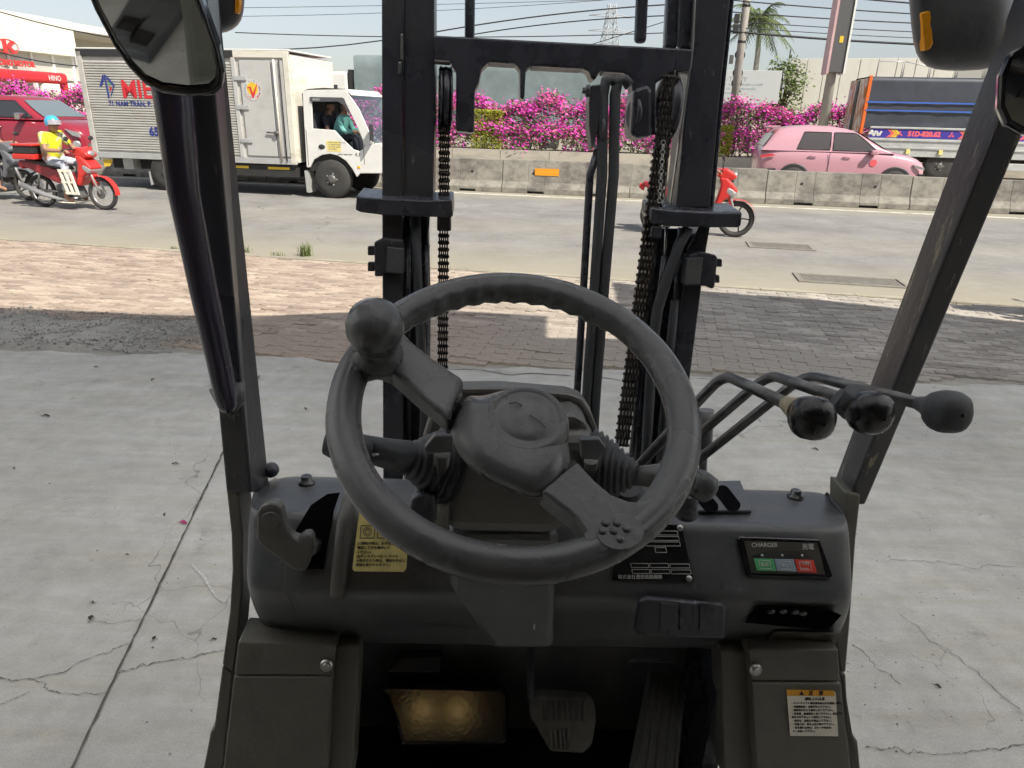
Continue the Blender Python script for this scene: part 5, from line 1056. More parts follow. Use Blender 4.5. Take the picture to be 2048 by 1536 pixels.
# chassis
g = MB(); g.box((-5.4, .35, .42), (-.5, 1.7, .66)); g.build('chassis', M['underb'], tr)
g = MB(); g.box((-2.4, .05, .40), (-.75, .40, .64)); g.build('side_guard', M['underb'], tr)
for x0, x1 in ((-2.30, -1.85), (-1.40, -.90)): g = MB(); g.box((x0, .04, .55), (x1, .052, .60)); g.build('yellow_tape', M['yellow'], tr)
g = MB(); g.box((-4.95, .10, .42), (-4.70, .5, .66)); g.build('tool_box', M['boxalu'], tr, .01)
flat('mud_guard', [(-5.40, .62), (-5.15, .62), (-5.25, .48), (-5.40, .46)], .05, M['yellow'], tr)
for y in (.16, 1.72): wheel(tr, .05, y, .395, .24, .22, M['wheelgrey'], -1 if y < 1 else 1); wheel(tr, -3.85, y, .395, .30, .22, M['wheelgrey'], -1 if y < 1 else 1)
g = MB(); g.prism([(-4.28, .02, .40), (-4.24, .02, .40), (-4.22, .02, .12), (-4.27, .02, .10)], (0, .35, 0)); g.build('mud_flap', M['galvb'], tr)
g = MB(); g.prism([(-.56, .04, .55), (-.50, .04, .55), (-.46, .04, .10), (-.54, .04, .10)], (0, .3, 0)); g.build('mud_flap', M['galvb'], tr)
# cab shell with open side window
cb = empty('cab'); cb.parent = tr
low = [(-.50, .62), (-.48, 1.40), (-.30, 1.40), (.18, 1.38), (.36, 1.20), (.58, 1.01), (.70, .985), (.80, 1.03), (.84, 1.10), (1.16, 1.16), (1.22, 1.08), (1.26, .56), (.70, .54), (.62, .46), (.53, .62), (.40, .78), (.22, .88), (.05, .91), (-.14, .88), (-.32, .78), (-.42, .62)]
for y, dy, nm in ((.03, .05, 'cab_side'), (1.83, .05, 'cab_side')):
    g = MB(); g.prism(P2(low, y), (0, dy, 0)); cs = g.build(nm, M['white'], cb, .012)
    for q in ([(-.48, 1.40), (-.30, 1.40), (-.28, 2.00), (-.36, 2.14), (-.46, 2.10)], [(-.36, 2.14), (-.28, 2.00), (.42, 2.00), (.52, 2.10), (.46, 2.165)], [(.52, 2.10), (.42, 2.00), (.62, 1.60), (.77, 1.28), (.84, 1.10), (1.02, 1.14), (.92, 1.40), (.74, 1.80)]):
        g = MB(); g.prism(P2(q, y + .002), (0, dy - .004, 0)); g.build('window_frame', M['white'], cb, .006)
g = MB(); g.grid([[(x, y, z) for y in (.04, .30, .95, 1.6, 1.87)] for x, z in ((-.46, 2.10), (-.36, 2.16), (.0, 2.19), (.46, 2.175), (.60, 2.06))]); g.build('cab_roof', M['white'], cb)
g = MB(); g.grid([[(x + .05 * (1 - abs(y - .95)), y, z) for y in (.07, .3, .6, .95, 1.3, 1.6, 1.83)] for x, z in ((.57, 2.06), (.74, 1.76), (.90, 1.42), (1.03, 1.15))]); g.build('windscreen', M['glass'], cb)
g = MB(); g.grid([[(x + .07 * (1 - abs(y - .95)), y, z) for y in (.04, .3, .6, .95, 1.3, 1.6, 1.87)] for x, z in ((1.03, 1.15), (1.18, 1.10), (1.24, .9), (1.26, .56), (1.24, .42))]); g.build('cab_nose', M['dirtywhite'], cb)
g = MB(); g.box((-.49, .06, .62), (-.45, 1.85, 2.08)); g.build('cab_back', M['underb'], cb)
g = MB(); g.box((-.45, .10, .55), (1.15, 1.80, .92)); g.build('cab_floor', M['underb'], cb)
for y0 in (.16, 1.05): g = MB(); g.box((-.42, y0, .93), (.12, y0 + .55, 1.12)); g.box((-.44, y0, 1.12), (-.30, y0 + .55, 1.72)); g.build('seat', M['darkcloth'], cb, .04)
g = MB(); g.box((.78, .1, .92), (1.05, 1.8, 1.14)); g.build('dashboard', M['blkplastic'], cb, .04)
g = MB(); g.torus((.62, 1.35, 1.28), (-.75, 0, .66), .2, .016, 28, 8); g.tube([(.62, 1.35, 1.28), (.80, 1.35, 1.1)], .02, 6); g.build('steering_wheel', M['blkplastic'], cb)
flat('rain_visor', [(-.30, 2.01), (-.30, 1.92), (.30, 1.935), (.44, 1.86), (.50, 1.74), (.53, 1.76), (.44, 1.99), (.40, 2.01)], .025, mat('smoke_plastic', (.09, .09, .10), .2), cb, .012)
text_at('ISUZU', (-.25, .011, 1.945), UX, UZ, .04, M['whiteink'], cb, shear=.3)
flat('door_permit', [(-.02, 1.17), (.30, 1.165), (.31, .955), (.0, .96)], .029, M['yellowplate'], cb); 
for i in range(4): text_at(('PHÒNG CHÁY CHỮA CHÁY', 'TẢI TRỌNG 1900KG', 'TỰ TRỌNG 2800KG', 'SỐ NGƯỜI 03')[i], (.03, .025, 1.13 - i * .045), UX, UZ, .022, M['ink'], cb)
g = MB(); g.ball((-.12, .028, 1.045), (.075, .018, .05), 14, 8); g.build('door_handle', M['underb'], cb)
text_at('DIRECT INJECTION', (.23, .027, .895), UX, UZ, .026, M['ink'], cb); text_at('4.3', (.60, .027, .88), UX, UZ, .07, M['ink'], cb, shear=.2)
g = MB(); g.ball((.68, .03, .66), (.04, .015, .03), 12, 8); g.build('side_indicator', M['amber'], cb)
for x in (-.455, .80): g = MB(); g.box((x, .0285, .66 if x < 0 else .72), (x + .012, .0295, 1.38 if x < 0 else 1.02)); g.build('door_gap', M['underb'], cb)
g = MB(); g.box((1.02, -.18, 1.20), (1.06, -.02, 1.52)); mm = g.build('wing_mirror', M['blkplastic'], cb, .02)
g = MB(); g.tube([(1.04, -.05, 1.2), (1.0, .05, 1.18), (.92, .08, 1.2)], .012, 6); g.build('mirror_arm', M['blkplastic'], mm)
for y0 in (.12, 1.45): g = MB(); g.box((1.24, y0, .70), (1.30, y0 + .32, .92)); g.build('headlamp', M['alloy'], cb, .02)
g = MB(); g.box((1.18, .05, .36), (1.34, 1.85, .58)); g.build('bumper', M['dirtywhite'], tr, .03)
tm = Matrix.Translation(tr.location) @ Matrix.Rotation(VA, 4, 'Z')
J = seated(.08, 1.20, .46, .12, hand=(.48, .16), foot=(.45, -.45), knee=(.42, .05), hw=.18); person(J, 'person in a teal shirt sitting at the window of the delivery truck', M['teal'], M['darkcloth'], tr, head_yaw=-.1, sleeves='long')
J = seated(-.26, 1.20, .62, .06, hand=(.45, .12), foot=(.45, -.42), knee=(.42, .05), hw=.18); person(J, 'person in dark clothes and cap deeper inside the truck cab', M['darkcloth'], M['darkcloth'], tr, head_yaw=-.2, hat='cap')

# ------------------------------------------------------------------ cars: lofted lower body + tapered cabin
def carbody(e, st, W, belt, roof, paint, zb, cab_w=(.5, .5), glass=(), arch=(), archr=.37, cladding=True):
    """st: (x, ztop, width factor, zbottom)"""
    g = MB(); rows = []
    for x, zt_, wf, zl in st:
        w2 = W / 2 * wf; zm = zl + (zt_ - zl) * .62
        half = [(w2 * .92, zl), (w2 * .985, zl + .10), (w2, zm), (w2 * .965, zt_ - .07), (w2 * .88, zt_ - .012), (w2 * .5, zt_ + .018), (0, zt_ + .028)]
        rows.append([(x, W / 2 - y, z) for y, z in half] + [(x, W / 2 + y, z) for y, z in half[-2::-1]])
    g.grid(rows)
    for r_ in (0, -1):
        o_ = len(g.v) - len(rows) * 13 + (0 if r_ == 0 else (len(rows) - 1) * 13); g.f.append([o_ + k for k in range(13)]); g.sm.append(True)
    body = g.build('body', paint, e, sub=1)
    return body
def cabin(e, xs, bz, bh, th, W, paint, m_glass, panes, wind, rear):
    """xs: (x, roof height) stations; sides curve in towards the roof"""
    c = W / 2
    def rf(x):
        for (xa, za), (xb, zb) in zip(xs, xs[1:]):
            if xa <= x <= xb: return za + (zb - za) * (x - xa) / (xb - xa)
        return xs[0][1] if x < xs[0][0] else xs[-1][1]
    zmax = max(z for x, z in xs)
    def half(z): t = max(0, (z - bz) / (zmax - bz)); return bh - (bh - th) * (.55 * t + .45 * t * t)
    g = MB(); rows = []
    for x, z in xs:
        h = max(z - bz, .002); sec = [(half(bz), bz), (half(bz + h * .45), bz + h * .45), (half(bz + h * .82), bz + h * .82), (half(z) * .90, z - .012), (half(z) * .55, z + .008), (0, z + .014)]
        rows.append([(x, c - y, zz) for y, zz in sec] + [(x, c + y, zz) for y, zz in sec[-2::-1]])
    g.grid(rows); g.build('cabin', paint, e)
    for (x0, x1, lo, tp, sl0, sl1) in panes:
        for s_ in (-1, 1):
            g = MB(); R_ = []
            for j in range(5):
                z = lo + (tp - lo) * j / 4; xa = x0 + sl0 * j / 4; xb = x1 + sl1 * j / 4; R_.append([(xa + (xb - xa) * i / 6, c + s_ * (half(z) + .012), min(z, rf(xa + (xb - xa) * i / 6) - .045)) for i in range(7)])
            g.grid(R_); g.build('side_window', m_glass, e)
            g = MB(); P_ = [R_[0][0], R_[0][6]] + [R_[j][6] for j in range(1, 5)] + [R_[4][k] for k in range(5, -1, -1)] + [R_[j][0] for j in range(3, -1, -1)]; g.tube(P_, .012, 5, False); g.build('window_trim', M['blkplastic'], e)
    for nm, (xa, xb) in (('windscreen', wind), ('rear_window', rear)):
        g = MB(); R_ = []
        for j in range(6):
            x = xa + (xb - xa) * j / 5; z = rf(x); R_.append([(x + (.012 if nm == 'windscreen' else -.012), c + half(z) * .86 * k / 3, z + .016 + .006 * (1 - abs(k) / 3)) for k in range(-3, 4)])
        g.grid(R_); g.build(nm, m_glass if nm != 'windscreen' else M['skyglass'], e)
M['skyglass'] = mat('sky_glass', (.16, .20, .22), .06, coat=.7)
# pale pink hatchback behind the barrier
p = gz(1580, 388); car = empty('car', p, VA, 'pale pink compact car driving behind the concrete barrier', 'car')
carbody(car, [(-.90, .95, .80, .45), (-.84, 1.10, .90, .34), (-.5, 1.14, .98, .28), (.3, 1.13, 1, .24), (1.2, 1.11, 1, .24), (2.0, 1.10, 1, .24), (2.45, 1.07, .99, .26), (2.82, 1.0, .95, .28), (3.06, .89, .87, .32), (3.18, .72, .76, .36)], 1.76, 0, 0, M['pinkcar'], .24)
cabin(car, [(-.86, 1.06), (-.76, 1.20), (-.58, 1.46), (-.44, 1.58), (-.1, 1.645), (.35, 1.67), (.8, 1.66), (1.2, 1.61), (1.45, 1.53), (1.8, 1.33), (2.1, 1.16), (2.34, 1.06)], 1.06, .84, .58, 1.76, M['pinkcar'], mat('tinted_car_glass', (.07, .06, .06), .07, coat=.6), [(.02, .80, 1.12, 1.52, .14, .0), (.88, 1.92, 1.11, 1.52, .0, -.52)], (2.24, 1.46), (-.80, -.60))
g = MB(); g.prism([(-.66, .22, 1.58), (-.45, .20, 1.615), (-.45, 1.56, 1.615), (-.66, 1.54, 1.58)], (0, 0, .035)); g.build('roof_spoiler', M['pinkcar'], car, .01)
for x in (0, 2.42):
    g = MB(); g.lathe([(.40, 0), (.40, .012), (.37, .016)], (x, .004, .36), (0, -1, 0), 36); g.build('wheel_arch', M['blkplastic'], car)
    for y, s in ((.07, -1), (1.69, 1)): wheel(car, x, y, .335, .20, .22, M['alloy'], s, 10)
for x in (.30, 1.12): g = MB(); g.tube([(x, .0, .94), (x + .16, -.012, .95), (x + .20, .0, .94)], .015, 6); g.build('door_handle', M['pinkcar'], car)
g = MB(); g.box((.80, -.003, .34), (.812, .004, 1.05)); g.build('door_gap', M['blkplastic'], car)
g = MB(); g.box((1.74, -.16, 1.02), (1.90, .03, 1.14)); g.build('wing_mirror', M['pinkcar'], car, .03)
flat('tail_light', [(-.88, .92), (-.60, .98), (-.50, .94), (-.84, .88)], .03, M['redprint'], car, .03); flat('rear_cladding', [(-.90, .60), (-.45, .62), (-.42, .34), (-.86, .40)], .03, M['blkplastic'], car, .03); flat('rear_marker', [(-.86, .56), (-.62, .57), (-.64, .48), (-.84, .48)], -.004, M['redprint'], car, .004)
flat('headlight', [(2.80, .82), (3.06, .76), (3.08, .70), (2.86, .74)], .06, M['alloy'], car, .04); flat('front_grille', [(2.98, .60), (3.12, .60), (3.10, .42), (3.0, .42)], .10, M['blkplastic'], car, .04)
flat('sill', [(.45, .34), (2.0, .34), (2.0, .22), (.45, .22)], .02, M['blkplastic'], car, .03)
g = MB(); g.lathe([(.085, 0), (.085, .003)], (1.86, .0, .83), (0, -1, 0), 24); g.build('round_sticker', M['pinkletter'], car)
# maroon pickup behind the barrier, left
p = gz(60, 345); pk = empty('pickup_truck', p, VA, 'maroon pickup truck behind the barrier left of the box truck', 'pickup')
carbody(pk, [(-3.4, 1.10, .95, .50), (-3.3, 1.32, .98, .42), (-1.6, 1.32, 1, .38), (-.4, 1.36, 1, .36), (.35, 1.36, 1, .36), (.8, 1.34, .99, .38), (1.3, 1.28, .96, .40), (1.62, 1.16, .90, .42), (1.78, .98, .82, .45)], 1.86, 0, 0, M['maroon'], .4)
cabin(pk, [(-1.80, 1.34), (-1.66, 1.60), (-1.50, 1.82), (-1.2, 1.90), (-.7, 1.93), (-.3, 1.91), (-.05, 1.83), (.3, 1.58), (.68, 1.36)], 1.34, .88, .66, 1.86, M['maroon'], M['darkglass'], [(-1.42, -.74, 1.40, 1.80, .10, .0), (-.64, .38, 1.40, 1.80, .0, -.56)], (.60, -.02), (-1.72, -1.54))
for x in (.72, -2.4):
    g = MB(); g.lathe([(.46, 0), (.46, .014), (.42, .02)], (x, .01, .42), (0, -1, 0), 36); g.build('wheel_arch', M['blkplastic'] if x < 0 else M['boxalu'], pk)
    for y, s in ((.10, -1), (1.76, 1)): wheel(pk, x, y, .38, .24, .23, M['alloy'], s, 8)
g = MB(); g.box((.06, -.20, 1.34), (.20, .02, 1.52)); g.build('wing_mirror', M['chrome'], pk, .03); g = MB(); g.tube([(-.85, -.005, 1.14), (-.62, -.02, 1.15), (-.58, .0, 1.14)], .018, 6); g.build('door_handle', M['chrome'], pk)
flat('headlight', [(1.30, 1.14), (1.66, 1.06), (1.72, .94), (1.52, .98)], .07, M['alloy'], pk, .05); g = MB(); g.lathe([(.10, 0), (.10, .03), (.05, .03)], (1.58, .045, .76), (.4, -1, 0), 16); g.build('fog_lamp', M['alloy'], pk)
g = MB(); g.box((1.62, .55, .78), (1.82, 1.32, 1.08)); g.build('grille', M['blkplastic'], pk, .03); g = MB(); g.box((1.45, .12, .44), (1.84, 1.74, .72)); g.build('bumper', mat('red_bumper', (.55, .04, .04), .3, coat=.5), pk, .06, seg=3)
g = MB(); g.box((-.66, -.002, .46), (-.648, .006, 1.34)); g.build('door_gap', M['blkplastic'], pk)
# tarped truck at right
p = gz(1880, 362); rt = empty('tarp_truck', p, VA, 'flatbed truck with dark tarp and blue lettered side panel at right', 'truck')
g = MB(); rows = []
for i in range(24):
    x = -2.74 + i * .32; rows.append([(x, .02 + .035 * rnd.uniform(-1, 1) * (1 if z < 1.9 else .3), z) for z in (1.60, 1.70, 1.85, 2.1, 2.6, 3.02, 3.12)] + [(x, .3, 3.18), (x, 1.9, 3.18), (x, 2.2, 3.1), (x, 2.22, 1.6)])
g.grid(rows); g.build('tarp', M['tarp'], rt)
for z in (2.38, 2.13): g = MB(); g.box((-2.74, -.03, z), (4.6, -.012, z + .045)); g.build('blue_strap', M['bluecloth'], rt)
g = MB(); g.box((-2.80, -.02, 1.25), (-2.70, .08, 3.2)); g.build('orange_post', M['orangestripe'], rt, .01)
g = MB(); g.box((-2.85, .10, 1.5), (-2.78, 2.2, 3.12)); g.build('rear_gate', M['peel'], rt, .01)
for y in (.9, 1.0): g = MB(); g.tube([(-2.88, y, 1.5), (-2.88, y, 3.1)], .04, 8); g.build('gate_bar', M['wheelgrey'], rt)
for z0, z1, y0, m in ((1.60, 1.66, -.05, 'galvb'), (1.30, 1.60, -.01, 'galvb'), (1.22, 1.30, -.05, 'galvb'), (1.06, 1.22, -.015, 'galvb'), (.98, 1.06, -.05, 'galvb'), (.74, .98, -.015, 'galvb')): g = MB(); g.box((-2.5, y0, z0), (4.8, .06, z1 - .004)); g.build('side_board', M[m], rt, .008)
for x in (-1.2, -.2, .8, 1.9, 3.2): g = MB(); g.box((x - .06, -.07, .82), (x + .06, -.016, .97)); g.build('board_latch', M['yellowplate'], rt, .01)
flat('blue_panel', [(-2.48, 1.585), (4.7, 1.585), (4.7, 1.315), (-2.48, 1.315)], -.012, M['purple'], rt, .006)
text_at('51D-820.62', (-1.30, -.0195, 1.385), UX, UZ, .145, M['pinkletter'], rt, bold=.014)
def chevron(x, m, w=.09, d=1): return flat('chevron', [(x, 1.57), (x + w, 1.57), (x + w + .13 * d, 1.45), (x + w, 1.33), (x, 1.33), (x + .13 * d, 1.45)], -.0185, m, rt, .002)
for x0 in (-1.95, .22): chevron(x0, M['pinkletter']); chevron(x0 + .10, M['orange']); chevron(x0 + .20, M['yellow'])
for x0 in (-1.55, .02):
    for k in range(3):
        t = rad(90 + 120 * k); c_ = (x0 + .055 * math.cos(t), 1.44 + .055 * math.sin(t)); a = Vector((math.cos(t), math.sin(t))) * .055; q = Vector((-a.y, a.x)) * .58
        flat('three_diamond_mark', [(c_[0] - a.x, c_[1] - a.y), (c_[0] + q.x, c_[1] + q.y), (c_[0] + a.x, c_[1] + a.y), (c_[0] - q.x, c_[1] - q.y)], -.0185, M['pinkletter'], rt, .002)
for x0 in (-2.30, .58):
    g = MB()
    for k in range(9): a = k / 8; g.lathe([(.045 + .02 * math.sin(k * 2.2), 0), (.04, .002)], (x0 + (a - .5) * .34, -.0182, 1.44 + .05 * math.sin(k * 1.7)), (0, -1, 0), 10)
    g.build('white_emblem', M['whiteink'], rt)
text_at('SUNG', (1.9, -.0195, 1.37), UX, UZ, .16, M['pinkletter'], rt, bold=.014)
for x in (-.1, 1.0): wheel(rt, x, .2, .46, .28, .25, M['wheelgrey'], -1)
g = MB(); g.box((-2.4, .4, .55), (4.6, 1.8, .8)); g.build('chassis', M['underb'], rt)
g = MB(); g.box((1.9, -.02, .40), (4.6, .05, .62)); g.build('side_guard', M['galvb'], rt, .01)
g = MB(); g.tube([(-.75, .02, .74), (-.55, .0, .98), (.45, .0, .98), (.75, .02, .60)], .03, 6); g.build('mudguard_rail', M['galvb'], rt)
for i in range(9):
    x = -2.6 + i * .8; g = MB(); g.tube([(x, .05, 3.15), (x, .05, 3.62 if i in (0, 1, 4) else 3.48), (x + .75, .05, 3.62 if i in (0, 4) else 3.48), (x + .75, .05, 3.15)], .02, 6); g.build('roof_hoop', M['galvb'], rt)

# ------------------------------------------------------------------ concrete barrier blocks
BA = rad(-10); p0 = gz(1003, 385)
labs = ['concrete barrier block at the far left behind the grey scooter', 'concrete barrier block behind the red motorbike', 'concrete barrier block under the rear of the box truck', 'concrete barrier block behind the truck front wheel', 'concrete barrier block just right of the left mast rail', 'concrete barrier block with the orange reflector plate', 'concrete barrier block behind the right lift chain', 'concrete barrier block below the rear wheel of the pale car', 'concrete barrier block below the front wheel of the pale car', 'concrete barrier block behind the right pillar', 'concrete barrier block at the far right edge']
SEG = 3.05
for i in range(11):
    s0 = (i - 5) * SEG; q = p0 + Vector((math.cos(BA), math.sin(BA), 0)) * s0
    e = empty('concrete_barrier', q, BA, labs[i], 'barrier', 'concrete blocks in a row along the road')
    L = SEG - .014; hz = .76 - .008 * max(0, i - 5) * 2; zj = rnd.uniform(-.02, .02)
    g = MB(); prof = [(-.0, 0), (.0, .12), (.10, .26), (.16, hz + zj), (.34, hz + zj), (.40, .26), (.5, .12), (.5, 0)]
    for (xa, xb) in ((0, .62), (1.02, 2.0), (2.4, L)): g.prism([(xa, y, z) for y, z in prof], (xb - xa, 0, 0))
    for (xa, xb) in ((.62, 1.02), (2.0, 2.4)): g.prism([(xa, y + (.0), max(z, .055)) for y, z in prof], (xb - xa, 0, 0))
    g.build('block', M['barrier'], e, .012)
    for x in (.75, 2.3): g = MB(); g.lathe([(.03, 0), (.03, .012), (.015, .014)], (x, .128, .46), (0, -1, .1), 12); g.build('lifting_hole', M['ink'], e)
    if i == 5: flat('orange_plate', [(.78, .58), (1.36, .585), (1.36, .42), (.78, .42)], .115, M['orangeplate'], e, .01)

# ------------------------------------------------------------------ flowering median
M['planter'] = ruststain('planter_kerb', (.42, .39, .33), (.30, .28, .24), (1, 1, 3), .45, .65, .9)
M['leafg'] = mat('bougainvillea_leaf', (.10, .15, .035), .6, rand=.45); M['flower'] = mat('magenta_bract', (.80, .07, .56), .55, rand=.35); M['flower2'] = mat('pink_bract', (.85, .13, .42), .55, rand=.35); M['stemm'] = mat('stem', (.10, .07, .04), .9)
M['goldleaf'] = mat('golden_shrub_leaf', (.32, .33, .035), .6, rand=.4)
HP = gz(1000, 320); HU = Vector((math.cos(BA), math.sin(BA), 0)); HN = Vector((-HU.y, HU.x, 0))
def hd_(s, t, z): p = HP + HU * s + HN * t; return Vector((p.x, p.y, z))
g = MB(); 
for a in range(-40, 22, 2):
    g = MB(); g.add([hd_(a + .01, 0, 0), hd_(a + 1.99, 0, 0), hd_(a + 1.99, .3, 0), hd_(a + .01, .3, 0), hd_(a + .01, .02, .40), hd_(a + 1.99, .02, .40), hd_(a + 1.99, .3, .40), hd_(a + .01, .3, .40)], [(0, 1, 5, 4), (1, 2, 6, 5), (2, 3, 7, 6), (3, 0, 4, 7), (4, 5, 6, 7)])
    if a == -40: med = tag(g.build('planter_kerb', M['planter']), kind='structure')
    else: g.build('kerb_stone', M['planter'], med)
g = MB(); g.add([hd_(-40, .3, .36), hd_(22, .3, .36), hd_(22, 3.2, .36), hd_(-40, 3.2, .36)], [(0, 1, 2, 3)]); g.build('soil', M['dirt'], med)
def leafquads(b, c, size, n, rx, q):
    for _ in range(n):
        p = c + Vector((q.gauss(0, rx), q.gauss(0, rx), q.gauss(0, rx))); a = Vector((q.gauss(0, 1), q.gauss(0, 1), q.gauss(0, 1))).normalized(); u = a.cross(Vector((.3, .5, .8))).normalized() * size * q.uniform(.6, 1.3); v = a.cross(u).normalized() * size * q.uniform(.5, .9)
        b.add([p - u, p - v * .6, p + u, p + v * .6], [(0, 1, 2, 3)])
def hedge(s0, s1, label, seed, dens=1.0, hmax=2.15):
    q = random.Random(seed); e = empty('bougainvillea_hedge', hd_((s0 + s1) / 2, 1, .36), 0, label, 'hedge', 'flowering median hedge')
    inv = e.location.copy(); lf, f1, f2, stm = MB(), MB(), MB(), MB()
    nclump = int((s1 - s0) * 105 * dens)
    for k in range(nclump):
        s_ = q.uniform(s0, s1); t_ = q.uniform(.15, 1.6); top = hmax + .22 * math.sin(s_ * 1.7 + seed) + .14 * math.sin(s_ * 4.3); tier = q.random()
        z = q.uniform(.42, top) if tier < .55 else (top - q.uniform(0, .35) if tier < .8 else q.uniform(1.0, 1.3))
        if t_ < .7 and z > 1.35: t_ += .6
        c = hd_(s_, t_, z) - inv; leafquads(lf, c, .075, 11, .12, q)
        pf = .5 + .5 * math.sin(s_ * 2.1 + z * 3 + seed); pf = .38 + pf * .45 + (.35 if (z > top - .5 or .95 < z < 1.35) else 0)
        if q.random() < pf: leafquads(f1 if q.random() < .62 else f2, c + Vector((0, -.14, .06)), .058, 17, .13, q)
        if k % 20 == 0: stm.tube([hd_(s_, .9, .34) - inv, hd_(s_ + q.uniform(-.2, .2), .9, .9) - inv, c], .015, 5)
    lf.build('foliage', M['leafg'], e, norm=False); f1.build('magenta_flowers', M['flower'], e, norm=False); f2.build('pink_flowers', M['flower2'], e, norm=False); stm.build('stems', M['stemm'], e, norm=False)
hedge(-26, -17.2, 'bougainvillea hedge at the far left above the maroon pickup', 3); hedge(-17.2, -6.3, 'bougainvillea hedge stretch hidden mostly behind the box truck', 5, .5); hedge(-6.3, 7.4, 'bougainvillea hedge in full magenta bloom between the mast rails', 11, 1.15); hedge(7.4, 16, 'bougainvillea hedge above the pale car right of the mast', 17, 1.1)
def clipped(s0, s1, h, label, seed):
    q = random.Random(seed); e = empty('clipped_shrub', hd_((s0 + s1) / 2, .5, .36), 0, label, 'shrub', 'clipped golden shrubs'); b = MB(); st = MB()
    for _ in range(int(2600 * (s1 - s0))):
        f = q.randrange(3); s_ = q.uniform(s0, s1); t_ = q.uniform(.12, .8); z = q.uniform(.42, h)
        if f == 0: t_ = .13 + abs(q.gauss(0, .05))
        elif f == 1: z = h - abs(q.gauss(0, .05))
        leafquads(b, hd_(s_, t_, z) - e.location, .042, 2, .03, q)
    b.build('foliage', M['goldleaf'], e, norm=False)
    for k in range(4): st.tube([hd_(s0 + (k + .5) * (s1 - s0) / 4, .5, .34) - e.location, hd_(s0 + (k + .5) * (s1 - s0) / 4, .5, h * .8) - e.location], .02, 5)
    st.build('stems', M['stemm'], e)
clipped(-1.25, .0, 1.85, 'square clipped golden shrub beside the left lift chain', 1); clipped(8.2, 9.0, 1.5, 'clipped golden shrub just right of the right mast rail', 2)

# ------------------------------------------------------------------ truck beyond the median, buildings, wall, signs
q0 = hd_(-9.7, 6.2, 0); gt = empty('tarp_covered_truck', q0, BA, 'long truck under a wrinkled grey-green tarp beyond the hedge', 'truck')
g = MB(); rows = []
for i in range(54):
    x = 1.1 + i * .28; k = [rnd.uniform(-1, 1) for _ in range(8)]
    rows.append([(x, .03 + .06 * k[j] * (1.2 if j < 3 else .7), z) for j, z in enumerate((1.2, 1.6, 2.0, 2.4, 2.8, 3.2, 3.6, 4.18))] + [(x, .2, 4.26), (x, 2.3, 4.26), (x, 2.4, 1.2)])
g.grid(rows); b_ = g.build('tarp', M['greytarp'], gt)
g = MB(); g.add([rows[0][k] for k in range(11)], [list(range(11))]); g.build('tarp_end', M['greytarp'], gt)
g = MB(); g.box((.75, .1, 1.4), (1.05, 2.3, 3.6)); g.build('headboard', M['blkplastic'], gt, .03); g = MB(); g.box((-1.6, .05, .8), (.7, 2.3, 3.5)); g.build('cab', M['white'], gt, .12, seg=3)
g = MB(); g.box((-.9, .03, 2.0), (.2, .06, 2.9)); g.build('cab_window', M['darkglass'], gt); g = MB(); g.box((.8, .3, .7), (13.5, 2.1, 1.15)); g.build('chassis', M['underb'], gt)
for x in (-.6, 9.5, 10.8): wheel(gt, x, .25, .5, .3, .27, M['wheelgrey'], -1)
# showroom with red sign, far left
A_ = gy(-140, 60, 40.); B_ = gy(153, 98, 50.5); A_.z = B_.z = 0
bu = (B_ - A_); bl = bu.length; ba = math.atan2(bu.y, bu.x); sr = empty('car_showroom', A_, ba, 'cream car showroom with red sign letters at far left', 'building')
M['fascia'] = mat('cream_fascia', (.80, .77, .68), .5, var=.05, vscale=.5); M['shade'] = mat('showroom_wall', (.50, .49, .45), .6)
g = MB(); g.box((0, 0, 4.55), (bl, 1.2, 6.6)); g.build('fascia', M['fascia'], sr, .02)
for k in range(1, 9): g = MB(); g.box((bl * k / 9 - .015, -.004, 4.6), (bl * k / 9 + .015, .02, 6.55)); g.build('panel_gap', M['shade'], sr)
g = MB(); g.box((-6, 1.4, 6.3), (bl + 32, 14, 6.75)); g.build('roof', M['white'], sr)
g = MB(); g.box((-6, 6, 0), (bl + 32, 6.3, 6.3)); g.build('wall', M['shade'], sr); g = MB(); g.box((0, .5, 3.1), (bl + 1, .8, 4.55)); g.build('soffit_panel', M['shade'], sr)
for k in range(7): g = MB(); g.box((bl * k / 6 - .08, .4, 0), (bl * k / 6 + .08, .6, 4.55)); g.build('column', M['white'], sr)
for k in range(6): g = MB(); g.box((bl * k / 6 + .2, 5.9, .2), (bl * (k + 1) / 6 - .2, 5.98, 3.0)); g.build('window', M['darkglass'], sr)
def srx(px, py):     # where the facade line meets a pixel column
    d = ray(px, py); n_ = Vector((-bu.y, bu.x, 0)).normalized(); t = (A_ - CAM).dot(n_) / d.dot(n_); q_ = CAM + d * t - A_; return q_.dot(bu.normalized()), q_.z
x0, z0 = srx(0, 112); x1, z1 = srx(44, 88); zc = (z0 + z1) / 2
hh = .42; kx = srx(8, 97)[0]; zc = srx(20, 98)[1]
g = MB()
for q in ([(-.62, .45), (-.22, .45), (-.22, .08), (.34, .48), (.72, .40), (.16, .0), (.78, -.46), (.28, -.48), (-.22, -.06), (-.18, -.46), (-.60, -.46)],): g.prism([(kx + .35 + x * .72, -.012, zc + .12 + z * .72) for x, z in q], (0, -.05, 0))
kk = g.build('red_logo', mat('red_sign', (.70, .05, .05), .4), sr)
g = MB(); n_ = 40; P_ = [(kx + .25 + .80 * math.cos(2 * math.pi * k / n_), -.02, zc + .12 + .38 * math.sin(2 * math.pi * k / n_)) for k in range(n_ + 1)]; g.tube(P_, .025, 6, False); g.build('logo_ring', kk.data.materials[0], sr)
